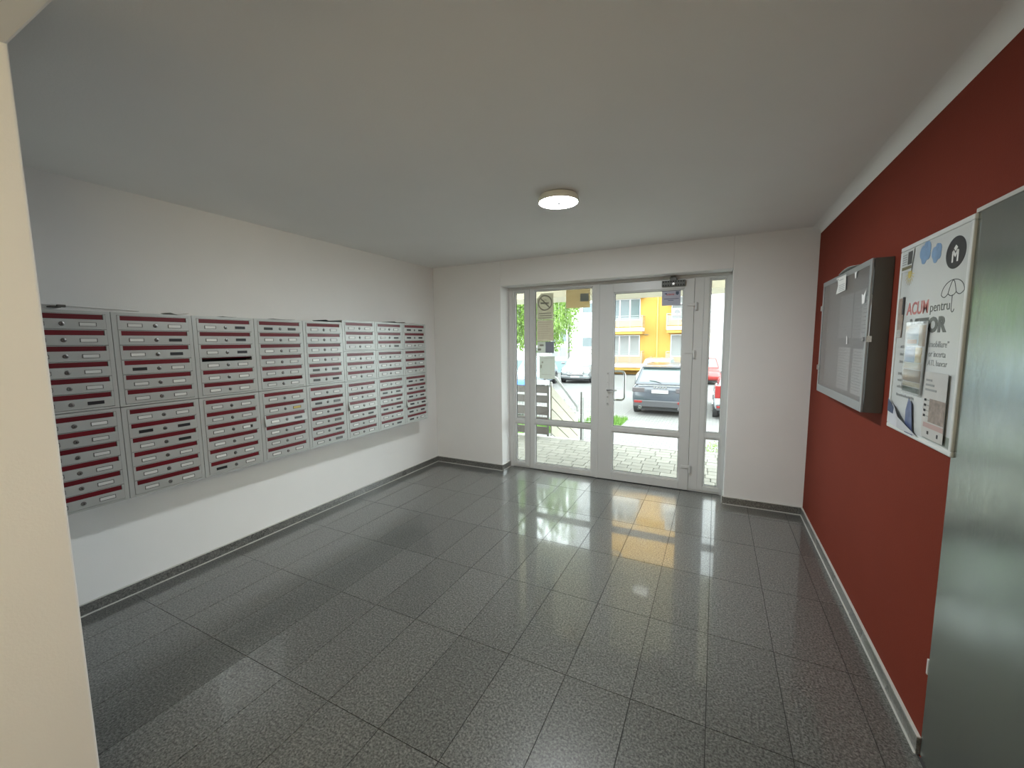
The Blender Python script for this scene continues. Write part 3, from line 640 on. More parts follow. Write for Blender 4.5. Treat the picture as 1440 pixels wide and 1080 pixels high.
for k in range(9):
    a = -PI * .95 + k * .36; q.prism([(.148 + .026 * math.cos(a - .1), 1.872 + .026 * math.sin(a - .1)), (.148 + .05 * math.cos(a), 1.872 + .05 * math.sin(a)), (.148 + .026 * math.cos(a + .1), 1.872 + .026 * math.sin(a + .1))], W, H0, H0 + .0005)
q.build('printed_sun', SUN, sh)
# leaflets tucked into and stuck on the poster
def flyer(label, poly, h, m_, name='flyer', th=.0008):
    o = thing(name, W(poly[0][0], poly[0][1], h), label, 'flyer', 'flyers stuck on the poster')
    q = MB(); q.prism(poly, W, h, h + th); q.build('sheet', m_, o); return o
def patch(o, u0, u1, v0, v1, h, m_, name='printed_block'):
    q = MB(); slab(q, W, u0, u1, v0, v1, h, h + .0005); q.build(name, m_, o)
FH = H0 + .0025
o = flyer('small black and white flyer in the top left corner of the poster', [(.066, 1.885), (.165, 1.882), (.182, 1.974), (.066, 1.974)], FH, mat('flyer white', (0.58, 0.6, 0.6), 0.4))
patch(o, .068, .166, 1.893, 1.906, FH + .001, mat('olive print', (0.16, 0.14, 0.07), 0.5)); patch(o, .125, .168, 1.912, 1.965, FH + .001, mat('dark photo print', (0.06, 0.06, 0.06), 0.5, var=.9, scale=90))
for k in range(5): patch(o, .07, .115, 1.915 + .01 * k, 1.919 + .01 * k, FH + .001, INKG, 'printed_lines')
o = flyer('narrow photo flyer at the left edge of the poster', [(.066, 1.60), (.120, 1.60), (.126, 1.772), (.066, 1.772)], FH, mat('flyer photo brown', (0.32, 0.24, 0.20), 0.4, var=.6, scale=40))
patch(o, .108, .126, 1.70, 1.776, FH + .001, INK); patch(o, .067, .115, 1.602, 1.635, FH + .001, mat('flyer grey print', (0.42, 0.42, 0.40), 0.5, var=.5, scale=120))
o = flyer('colourful flyer in a clear sleeve across the poster middle', [(.195, 1.375), (.365, 1.372), (.385, 1.655), (.200, 1.650)], FH + .005, mat('flyer pale print', (0.55, 0.57, 0.57), 0.3), th=.0008)
h_ = FH + .0061
patch(o, .197, .292, 1.500, 1.563, h_, mat('blue block print', (0.22, 0.30, 0.50), 0.4)); patch(o, .298, .355, 1.500, 1.560, h_, mat('ochre block print', (0.52, 0.38, 0.14), 0.4))
patch(o, .315, .372, 1.565, 1.648, h_, mat('tan photo print', (0.40, 0.27, 0.15), 0.4, var=.5, scale=50)); patch(o, .21, .30, 1.575, 1.592, h_, mat('orange print', (0.60, 0.28, 0.12), 0.4))
patch(o, .205, .31, 1.605, 1.640, h_, mat('grey blue lines', (0.36, 0.40, 0.45), 0.5, var=.4, scale=100)); patch(o, .198, .362, 1.420, 1.468, h_, mat('brown photo print', (0.20, 0.15, 0.10), 0.4, var=.7, scale=60))
patch(o, .198, .362, 1.472, 1.496, h_, mat('cream print', (0.55, 0.47, 0.34), 0.5, var=.3, scale=90)); patch(o, .198, .362, 1.400, 1.418, h_, mat('khaki print', (0.50, 0.45, 0.30), 0.5)); patch(o, .198, .362, 1.376, 1.397, h_, mat('bottle green print', (0.06, 0.10, 0.07), 0.4))
q = MB(); slab(q, W, .19, .39, 1.366, 1.664, FH + .0075, FH + .0078); q.build('clear_sleeve', glass_mat('clear plastic sleeve', (.97, .97, .97), 1.5, .05), o)
o = flyer('brochure with a group photo at the lower right of the poster', [(.405, 1.222), (.575, 1.222), (.572, 1.470), (.40, 1.470)], FH + .004, mat('brochure print', (0.50, 0.49, 0.47), 0.3, var=.15, scale=12))
h_ = FH + .0052
patch(o, .455, .572, 1.285, 1.372, h_, mat('crowd photo print', (0.26, 0.20, 0.17), 0.4, var=.85, scale=45)); patch(o, .42, .572, 1.262, 1.28, h_, mat('pink brown print', (0.45, 0.30, 0.28), 0.4))
for k in range(4): patch(o, .412, .428, 1.30 + .02 * k, 1.309 + .02 * k, h_, INK, 'printed_lines'); patch(o, .432, .452, 1.303 + .02 * k, 1.306 + .02 * k, h_, INKG, 'printed_lines')
for k in range(3): patch(o, .412, .50 - .02 * k, 1.40 + .018 * k, 1.408 + .018 * k, h_, INKG, 'printed_lines')
patch(o, .455, .468, 1.238, 1.25, h_, INK, 'printed_lines'); patch(o, .53, .54, 1.236, 1.25, h_, INK, 'printed_lines')
FL = FH + .003
o = thing('folded_flyer', W(.08, 1.215, FL), 'folded white flyer bulging from the lower left of the poster', 'flyer', 'flyers stuck on the poster')
q = MB(); q.add([W(.07, 1.31, FL), W(.13, 1.300, FL + .004), W(.225, 1.262, FL + .018), W(.385, 1.212, FL + .006), W(.07, 1.214, FL), W(.20, 1.213, FL + .009)] +
      [W(.07, 1.31, FL + .001), W(.13, 1.300, FL + .005), W(.225, 1.262, FL + .019), W(.385, 1.212, FL + .007), W(.07, 1.214, FL + .001), W(.20, 1.213, FL + .010)],
      [(0, 4, 1), (1, 4, 5, 2), (2, 5, 3), (6, 7, 10), (7, 8, 11, 10), (8, 9, 11), (0, 1, 7, 6), (1, 2, 8, 7), (2, 3, 9, 8), (3, 5, 11, 9), (5, 4, 10, 11), (4, 0, 6, 10)])
q.build('sheet', mat('flyer glossy white', (0.58, 0.60, 0.66), 0.3, var=.15, scale=9), o)
q = MB(); q.prism([(.068, 1.268), (.13, 1.262), (.135, 1.29), (.068, 1.325)], W, FL + .006, FL + .007); q.build('printed_photo', mat('dark blue photo', (0.05, 0.07, 0.14), 0.4, var=.6, scale=30), o)
q = MB(); q.prism([(.255, 1.205), (.33, 1.205), (.30, 1.33), (.27, 1.35), (.25, 1.30)], W, FL + .001, FL + .002); q.build('printed_figure', mat('navy figure print', (0.10, 0.13, 0.25), 0.4, var=.5, scale=20), o)

# ---- grey metal door flush in the red wall
dm = thing('door_3', (XR, DY1, 0), 'grey galvanised metal door at the right edge', 'door', kind='structure')
def galv():
    m = bpy.data.materials.new('galvanised door'); m.use_nodes = True; nt = m.node_tree; N = nt.nodes; L = nt.links; b = N['Principled BSDF']
    b.inputs['Metallic'].default_value = 0.95; b.inputs['Base Color'].default_value = (0.30, 0.33, 0.315, 1)
    tc = N.new('ShaderNodeTexCoord'); mp = N.new('ShaderNodeMapping'); mp.inputs['Scale'].default_value = (1, 4, 1.6); L.new(tc.outputs['Object'], mp.inputs[0])
    n = N.new('ShaderNodeTexNoise'); n.inputs['Scale'].default_value = 3.0; n.inputs['Detail'].default_value = 7; n.inputs['Roughness'].default_value = .65; L.new(mp.outputs[0], n.inputs['Vector'])
    mr = N.new('ShaderNodeMapRange'); mr.inputs[1].default_value = .3; mr.inputs[2].default_value = .75; mr.inputs[3].default_value = .16; mr.inputs[4].default_value = .27
    L.new(n.outputs[0], mr.inputs[0]); L.new(mr.outputs[0], b.inputs['Roughness'])
    bp = N.new('ShaderNodeBump'); bp.inputs['Strength'].default_value = .10; bp.inputs['Distance'].default_value = .01; L.new(n.outputs[0], bp.inputs['Height']); L.new(bp.outputs[0], b.inputs['Normal'])
    return m
GAL = galv()
MB().box(XR - .004, XR + .04, DY0 + .006, DY1 - .004, .012, DZ).build('panel', GAL, dm, bevel=.002)
MB().box(XR - .001, XR + .05, DY0, DY1, DZ + .003, DZ + .016).build('plaster_edge', CAULK, dm)
MB().box(XR - .006, XR + .02, DY1 - .004, DY1 + .006, .34, .40).build('strike_plate', PVC, dm, bevel=.001, seg=1)


# ================================================================== OUTSIDE: terrace, steps, yard
GZ = -0.95
PAVE = mat('pale concrete paver', (0.25, 0.245, 0.215), 0.85, var=0.10, scale=14, bump=0.1, bscale=90, rand=0.10)
JOINT = mat('paver joint sand', (0.07, 0.067, 0.057), 0.95)
CONC = mat('pale concrete', (0.35, 0.345, 0.315), 0.85, var=0.08, scale=5)
RENDER_W = mat('white facade render', (0.38, 0.38, 0.375), 0.85, var=0.02, scale=1)
tr = MB().box(-6.0, 3.0, 4.72, 6.33, -1.2, -.048).build('floor', JOINT); struct(tr, 'paved terrace in front of the entrance', 'terrace')
pm = {}
def paver_mesh(l):
    k = round(l, 3)
    if k not in pm: pm[k] = MB().box(0, l - .006, 0, .1335, -.06, 0).mesh('paver', PAVE, bevel=.004, seg=1)
    return pm[k]
NR = 11; RD = (6.33 - 4.80) / NR; cnt = 0; rest = MB()
for r in range(NR):
    y = 4.80 + r * RD; x = -5.9 + random.uniform(0, .1)
    while x < 2.9:
        l = random.choice((.14, .175, .21, .21))
        if -3.35 + (r * -.02) < x < .42 and cnt < 295:
            o_ = inst('paver', paver_mesh(l), tr, (x, y, -.03 + random.uniform(-.0015, .0015))); cnt += 1
        else: rest.box(x, x + l - .006, y, y + .1335, -.05, -.03)
        x += l
ro_ = rest.build('outer_pavers', PAVE, tr); ro_['kind'] = 'stuff'
MB().box(OX0 - .1, OX1 + .1, 4.70, 4.80, -.2, -.022).build('door_sill', CONC, tr, bevel=.004)
cu = MB().box(-6.0, 3.0, 6.33, 6.43, -1.2, -.02).build('trim_4', mat('white concrete edging', (0.42, 0.41, 0.38), 0.8, var=.06, scale=6), bevel=.008); struct(cu, 'pale concrete edging of the terrace', 'edging')
st = thing('entrance_steps', (-1.0, 6.43, GZ), 'concrete steps down from the terrace to the yard', 'steps', kind='structure')
for k in range(5):
    MB().box(-2.4, .1, 6.43 + .32 * k, 6.43 + .32 * (k + 1) + .001, GZ - .1, -.02 - (k + 1) * .155).build('step', CONC, st, bevel=.006)
# yard
def yard_mat():
    m = bpy.data.materials.new('yard paving'); m.use_nodes = True; nt = m.node_tree; N = nt.nodes; L = nt.links; b = N['Principled BSDF']; b.inputs['Roughness'].default_value = .9
    geo = N.new('ShaderNodeNewGeometry'); br = N.new('ShaderNodeTexBrick'); br.inputs['Scale'].default_value = 1.0
    br.inputs['Brick Width'].default_value = .2; br.inputs['Row Height'].default_value = .14; br.inputs['Mortar Size'].default_value = .008
    br.inputs['Color1'].default_value = (.145, .143, .135, 1); br.inputs['Color2'].default_value = (.115, .113, .106, 1); br.inputs['Mortar'].default_value = (.06, .058, .053, 1)
    L.new(geo.outputs['Position'], br.inputs['Vector']); L.new(br.outputs['Color'], b.inputs['Base Color']); return m
o = MB().box(-40, 30, 6.0, 60, GZ - .3, GZ).build('floor', mat('pale asphalt', (0.115, 0.115, 0.11), .95, var=.12, scale=3))
struct(o, 'pale asphalt yard and road', 'ground')
o = MB().box(-9, 6, 8.1, 17.6, GZ, GZ + .012).build('floor', yard_mat()); struct(o, 'paved parking bays in front of the cars', 'ground')
GRS = mat('grass blades', (0.10, 0.20, 0.03), .8, var=.35, scale=6, trans=.3)
def grass(label, x0, x1, y0, y1, n, seed):
    rnd = random.Random(seed); q = MB(); q.box(x0, x1, y0, y1, GZ + .012, GZ + .03)
    for _ in range(n):
        x, y = rnd.uniform(x0, x1), rnd.uniform(y0, y1); a = rnd.uniform(0, 2 * PI); h = rnd.uniform(.06, .16); wd = .012
        dx, dy = math.cos(a), math.sin(a); l = rnd.uniform(.0, .05)
        q.add([(x - dx * wd, y - dy * wd, GZ + .025), (x + dx * wd, y + dy * wd, GZ + .025), (x + l * dy, y - l * dx, GZ + .03 + h)], [(0, 1, 2)])
    tag(q.build('grass', GRS), label, 'grass', kind='stuff')
grass('green grass strip left of the dark SUV bay', -3.6, -2.45, 12.2, 13.3, 900, 1)
grass('green grass beside the wire fence', -4.6, -3.65, 10.4, 12.05, 1500, 2)
grass('green grass beyond the brown balustrade', -7.5, -4.7, 8.2, 12.0, 2200, 3)
q = MB(); q.box(-9, -3.2, 13.0, 13.15, GZ, GZ + .10); struct(q.build('trim_5', CONC, bevel=.01), 'concrete kerb behind the wire fence', 'kerb')

# porch roof over the terrace
pr = thing('porch_roof', (-1.0, 4.72, 2.5), 'beige porch roof over the terrace', 'roof', kind='structure')
BEI = mat('beige soffit paint', (0.52, 0.46, 0.34), .8, var=.05, scale=4)
MB().box(-7, 4, 4.72, 6.34, 2.5, 2.7).build('soffit', BEI, pr)
MB().box(-7, 4, 6.34, 7.16, 2.30, 2.7).build('edge_beam', mat('cream fascia paint', (0.50, 0.46, 0.35), .8), pr, bevel=.004)

# brown balustrade on the terrace edge
BRN = mat('brown balustrade board', (0.055, 0.045, 0.036), .55, var=.2, scale=9, rand=.15)
STW = mat('white painted steel', (0.45, 0.455, 0.45), .4)
bl = thing('balustrade', (-3.6, 6.38, 0), 'brown horizontal board balustrade on the terrace edge', 'balustrade')
for (z0, z1) in ((.722, .848), (.556, .683), (.346, .508), (.170, .322), (.012, .155)):
    if z1 - z0 > .14: z1 -= .014
    MB().box(-5.2, -2.505, 6.372, 6.392, z0, z1).build('board', BRN, bl, bevel=.003, seg=1)
MB().box(-2.84, -2.49, 6.35, 6.43, .862, .94).build('cap_rail', STW, bl, bevel=.006)
for x in (-2.515, -3.4, -4.3, -5.18): MB().box(x - .015, x + .015, 6.392, 6.422, -.02, .862).build('post', mat('dark steel post', (0.10, 0.10, 0.09), .5, metal=.6), bl)
# sloped stair balustrade going down
SB = mat('pale beige stair board', (0.27, 0.25, 0.20), .7, var=.08, scale=8, rand=.06)
s2 = thing('stair_balustrade', (-2.47, 6.40, GZ), 'pale sloped board balustrade beside the steps', 'balustrade')
sl = -.531
def sboard(za, zb, ya=6.44, yb=7.95):
    q = MB(); x0, x1 = -2.48, -2.46
    q.hexa([(x0, ya, za), (x1, ya, za), (x1, yb, za + sl * (yb - ya)), (x0, yb, za + sl * (yb - ya)), (x0, ya, zb), (x1, ya, zb), (x1, yb, zb + sl * (yb - ya)), (x0, yb, zb + sl * (yb - ya))])
    q.build('board', SB, s2)
for (za, zb) in ((.675, .845), (.462, .655), (.245, .442), (.03, .225)): sboard(za, zb)
q = MB(); q.tube([(-2.42, 6.42, 1.0), (-2.42, 6.52, .98), (-2.42, 7.66, .98 + sl * 1.2), (-2.42, 7.74, .30), (-2.42, 7.76, .20)], .022); q.build('handrail', STEEL, s2, smooth=True)
for y in (6.50, 7.20, 7.86): MB().box(-2.51, -2.48, y, y + .03, GZ, .93 + sl * (y - 6.44)).build('post', STW, s2)
# post at the step edge
pt = thing('rail_post', (-1.9, 6.38, -.02), 'white steel rail post standing on the terrace edge', 'post')
MB().box(-1.905, -1.875, 6.365, 6.395, -.02, .69).build('post', STW, pt, bevel=.003)
MB().box(-1.935, -1.915, 6.37, 6.39, -.02, .775).build('dark_upright', mat('dark steel post', (0.1, 0.1, 0.09)), pt)
MB().box(-1.94, -1.87, 6.36, 6.40, -.021, -.01).build('foot_plate', STEEL, pt)
# wire mesh fence down in the yard
fn = thing('wire_fence', (-5.4, 12.1, GZ), 'pale wire mesh fence panel on the grass', 'fence')
q = MB(); X0, X1, FZ = -6.4, -3.0, .06
for k in range(int((X1 - X0) / .1) + 1): q.box(X0 + .1 * k - .003, X0 + .1 * k + .003, 12.1, 12.106, GZ, FZ)
for k in range(8): q.box(X0, X1, 12.106, 12.112, GZ + .08 + .13 * k - .004, GZ + .08 + .13 * k + .004)
q.build('wire_mesh', STW, fn)
for x in (X0, -4.7, X1): MB().box(x - .025, x + .025, 12.115, 12.165, GZ, FZ + .05).build('post', STW, fn)
# blue bin behind the balustrade
bn = thing('recycling_bin', (-6.09, 12.6, GZ), 'grey bin with bright blue lid behind the balustrade', 'bin')
BB = mat('blue plastic', (0.03, 0.12, 0.55), .45)
q = MB(); x, y = -6.09, 12.6
q.hexa([(x - .42, y - .3, GZ + .1), (x + .42, y - .3, GZ + .1), (x + .42, y + .3, GZ + .1), (x - .42, y + .3, GZ + .1), (x - .55, y - .38, GZ + 1.05), (x + .55, y - .38, GZ + 1.05), (x + .55, y + .38, GZ + 1.05), (x - .55, y + .38, GZ + 1.05)])
q.build('tub', mat('grey bin plastic', (.2, .2, .19), .6), bn, bevel=.03)
q = MB(); q.box(x - .58, x + .58, y - .42, y + .42, GZ + 1.05, GZ + 1.10).hexa([(x - .56, y - .40, GZ + 1.1), (x + .56, y - .40, GZ + 1.1), (x + .56, y + .40, GZ + 1.1), (x - .56, y + .40, GZ + 1.1), (x - .5, y - .25, GZ + 1.19), (x + .5, y - .25, GZ + 1.19), (x + .5, y + .3, GZ + 1.19), (x - .5, y + .3, GZ + 1.19)])
q.build('lid', BB, bn, bevel=.01)
for sx in (-.36, .36): MB().cyl((x + sx - .03, y + .2, GZ + .1), (x + sx + .03, y + .2, GZ + .1), .1, 14).build('wheel', GASKET, bn)
# shrub at the terrace edge, right
LEAF = mat('young leaf', (0.22, 0.34, 0.07), .6, var=.4, scale=20, trans=.35)
def shrub(name, label, c, r, h, n, seed, lsz=.03):
    rnd = random.Random(seed); o = thing(name, c, label, 'plant')
    q = MB(); s_ = MB()
    for k in range(9):
        a = rnd.uniform(0, 2 * PI); e = (c[0] + r * .8 * math.cos(a), c[1] + r * .8 * math.sin(a), c[2] + h * rnd.uniform(.6, 1)); s_.tube([c, ((c[0] + e[0]) / 2, (c[1] + e[1]) / 2, c[2] + h * .6), e], [.006, .005, .002], 5)
    for _ in range(n):
        a = rnd.uniform(0, 2 * PI); rr = r * math.sqrt(rnd.random()); z = c[2] + h * rnd.uniform(.1, 1.05); pnt = Vector((c[0] + rr * math.cos(a), c[1] + rr * math.sin(a), z))
        d = Vector((rnd.uniform(-1, 1), rnd.uniform(-1, 1), rnd.uniform(-.6, .8))).normalized(); u = d.orthogonal().normalized(); ls = lsz * rnd.uniform(.7, 1.3)
        q.add([pnt, pnt + d * ls * .5 + u * ls * .28, pnt + d * ls, pnt + d * ls * .5 - u * ls * .28], [(0, 1, 2, 3)])
    f = q.build('foliage', LEAF, o); f['kind'] = 'stuff'; s_.build('stems', mat('green stem', (.15, .2, .06)), o); return o
shrub('small_shrub', 'small yellow-green shrub at the terrace edge outside the right sidelight', (.03, 6.56, -.55), .16, .62, 420, 5)

# ------------------------------------------------------------------ weeping tree
tt = thing('weeping_tree', (-6.7, 15.0, GZ), 'light green weeping birch hanging over the yard', 'tree')
rnd = random.Random(11); q = MB(); br_ = MB()
BX, BY = -6.7, 15.0
br_.tube([(BX, BY, GZ), (BX + .08, BY, 2), (BX - .05, BY + .1, 4.5), (BX + .05, BY, 7.5)], [.17, .14, .10, .04], 10)
for k in range(170):
    a = rnd.uniform(0, 2 * PI); rr = 2.1 * math.sqrt(rnd.uniform(.02, 1)); zt = rnd.uniform(4.0, 7.0) - .35 * rr
    x, y = BX + rr * math.cos(a), BY + rr * math.sin(a)
    if k % 5 == 0: br_.tube([(BX, BY, zt - .8), ((BX + x) / 2, (BY + y) / 2, zt + .3), (x, y, zt)], [.05, .03, .012], 6)
    low = rnd.uniform(1.05, 2.2)
    if x > BX + 1.2: low = rnd.uniform(1.9, 2.9)
    z = zt; sx, sy = rnd.uniform(-.05, .05), rnd.uniform(-.05, .05)
    br_.tube([(x, y, zt), (x + sx * 2, y + sy * 2, (zt + low) / 2), (x + sx * 3, y + sy * 3, low)], [.008, .006, .003], 4)
    while z > low:
        t = (zt - z) / max(.1, zt - low)
        for _ in range(3):
            pnt = Vector((x + sx * 3 * t + rnd.uniform(-.09, .09), y + sy * 3 * t + rnd.uniform(-.09, .09), z + rnd.uniform(-.05, .05)))
            d = Vector((rnd.uniform(-.8, .8), rnd.uniform(-.8, .8), -1)).normalized(); u = Vector((rnd.uniform(-1, 1), rnd.uniform(-1, 1), .1)); u = (u - d * u.dot(d)).normalized(); ls = rnd.uniform(.09, .15)
            q.add([pnt, pnt + d * ls * .45 + u * ls * .3, pnt + d * ls, pnt + d * ls * .45 - u * ls * .3], [(0, 1, 2, 3)])
        z -= .075
f = q.build('foliage', mat('birch leaf', (0.15, 0.25, 0.045), .6, var=.4, scale=3, trans=.4), tt); f['kind'] = 'stuff'
br_.build('trunk_and_branches', mat('birch bark', (0.42, 0.40, 0.36), .8, var=.4, scale=5), tt, smooth=True)

# ------------------------------------------------------------------ apartment building
FYB = 31.5
YEL = mat('yellow facade render', (0.36, 0.195, 0.034), .85, var=.05, scale=.6)
WFR = mat('white window frame', (0.5, 0.5, 0.5), .4)
WGL = mat('dim window glass', (0.07, 0.095, 0.10), .12, var=.35, scale=.9)
CURT = mat('window with curtain', (0.16, 0.165, 0.16), .3, var=.25, scale=1.5)
ab = thing('apartment_building', (-4, FYB, GZ), 'yellow and white apartment block with railed balconies', 'building')
MB().box(-8.15, -.86, FYB, FYB + 6, GZ, 15.6).build('wall', YEL, ab)
MB().box(-10.5, -8.15, FYB - .05, FYB + 6, GZ, 15.6).build('wall', RENDER_W, ab)
MB().box(-.86, 9.0, FYB - .05, FYB + 6, GZ, 15.6).build('wall', RENDER_W, ab)
def window(parent, x0, x1, z0, z1, n, y=FYB, gm=WGL):
    q = MB(); e = .07; fr_ = .05
    q.box(x0, x1, y - fr_, y, z0, z0 + e).box(x0, x1, y - fr_, y, z1 - e, z1)
    for k in range(n + 1):
        xx = x0 + (x1 - x0) * k / n; q.box(max(x0, xx - e * .7), min(x1, xx + e * .7), y - fr_, y, z0 + e, z1 - e)
    wn = q.build('window', WFR, parent)
    for k in range(n):
        a, c = x0 + (x1 - x0) * k / n + e * .7, x0 + (x1 - x0) * (k + 1) / n - e * .7
        MB().box(a, c, y - .02, y - .005, z0 + e, z1 - e).build('pane', gm, wn)
for (z0, z1, gm) in ((3.05, 4.66, WGL), (.40, 1.99, CURT), (5.70, 7.31, WGL), (8.35, 9.96, CURT), (11.0, 12.6, WGL)):
    window(ab, -7.30, -5.07, z0, z1, 3, gm=gm)
    window(ab, -2.92, -1.0, z0, z1, 2, gm=CURT)
window(ab, -9.47, -8.5, 1.05, 1.90, 1, y=FYB - .05); window(ab, -9.47, -8.5, 3.7, 4.55, 1, y=FYB - .05)
MB().box(-9.55, -8.45, FYB - .16, FYB - .05, .92, .97).build('window_sill', mat('dull tan sill', (.45, .42, .36)), ab)
SLAB = mat('balcony slab white', (0.5, 0.5, 0.48), .8)
RAIL = mat('pale balcony rail', (0.19, 0.2, 0.195), .5)
def balcony(x0, x1, zs, zr, panel=True):
    s_ = MB().box(x0, x1, 30.3, FYB, zs - .25, zs).build('balcony_slab', SLAB, ab, bevel=.01)
    MB().box(x0 + .03, x1 - .03, 30.36, FYB, zs - .45, zs - .25).build('slab_soffit', YEL, s_)
    q = MB()
    q.box(x0, x1, 30.30, 30.35, zr - .04, zr)
    for k in range(7): z = zs + .10 + k * (zr - zs - .2) / 7; q.box(x0, x1, 30.31, 30.33, z, z + .055)
    for s in (x0, x1):
        sg = .02 if s == x0 else -.02
        for k in range(7): z = zs + .10 + k * (zr - zs - .2) / 7; q.box(min(s, s + sg), max(s, s + sg), 30.33, FYB, z, z + .03)
        q.box(min(s, s + sg * 2), max(s, s + sg * 2), 30.33, FYB, zr - .04, zr)
    n = max(2, int((x1 - x0) / .75))
    for k in range(n + 1): xx = x0 + (x1 - x0) * k / n; q.box(xx - .02, xx + .02, 30.33, 30.36, zs, zr)
    q.build('railing', RAIL, s_)
balcony(-8.1, -4.745, 2.49, 3.36); balcony(-8.1, -4.74, -.12, .815); balcony(-3.12, .0 - .86, 2.53, 3.42); balcony(-3.1, -.86, -.12, .80)
for k in range(1, 4): balcony(-8.1, -4.745, 2.49 + 2.65 * k, 3.36 + 2.65 * k); balcony(-3.12, -.86, 2.53 + 2.65 * k, 3.42 + 2.65 * k)
ac = MB().box(-2.85, -2.28, 31.0, 31.45, 3.30, 3.78).build('air_conditioner', mat('aircon white', (.7, .7, .68)), ab, bevel=.02)
MB().lathe([(.19, 0), (.19, -.02), (.02, -.02)], (-2.5, 31.0, 3.54), 24, 'y').build('fan_grille', mat('dark grille', (.12, .12, .12)), ac)
MB().box(-3.0, -2.2, 30.9, 31.3, 4.05, 4.16).build('awning_box', RAIL, ab)
MB().tube([(-3.85, FYB - .06, -.8), (-3.85, FYB - .06, 15)], .05, 8).build('downpipe', mat('yellow pipe', (.66, .42, .08)), ab, smooth=True)
MB().box(-4.75, -4.45, FYB - .1, FYB, 1.98, 2.03).build('wall_lamp_or_fill', mat('dark fitting', (.1, .1, .1)), ab)
for (x0, x1, z0, z1) in ((-.63, .0, 2.06, 2.33), (-.58, -.12, 1.52, 1.95)): MB().box(x0, x1, FYB - .09, FYB - .05, z0, z1).build('wall_vent', mat('grey brown vent', (.26, .23, .20), .6), ab)
MB().box(-.55, -.25, FYB - .12, FYB - .05, 3.48, 3.52).build('wall_lamp_or_fill', mat('dark fitting', (.1, .1, .1)), ab)
# older house on the left
oh = thing('old_house', (-16, FYB, GZ), 'pale older house with teal base behind the birch', 'building')
MB().box(-30, -10.62, FYB - .2, FYB + 6, GZ, 6.5).build('wall', mat('pale cream render', (0.42, 0.42, 0.39), .85, var=.05, scale=1), oh)
MB().box(-30, -10.62, FYB - .26, FYB - .2, GZ, .0).build('base_band', mat('teal grey base', (0.13, 0.19, 0.20), .8), oh)
for x in (-12.0, -14.2, -16.4, -18.6, -20.8):
    window(oh, x, x + 1.35, .25, 1.15, 2, y=FYB - .2, gm=CURT); window(oh, x, x + 1.35, 1.45, 2.6, 2, y=FYB - .2)
MB().hexa([(-31, FYB - .9, 6.5), (-10.62, FYB - .9, 6.5), (-10.62, FYB + 7, 6.5), (-31, FYB + 7, 6.5), (-31, FYB + 3, 9), (-10.62, FYB + 3, 9), (-10.62, FYB + 3.2, 9), (-31, FYB + 3.2, 9)]).build('roof', mat('red tile roof', (.35, .12, .08), .8, var=.2, scale=6), oh)

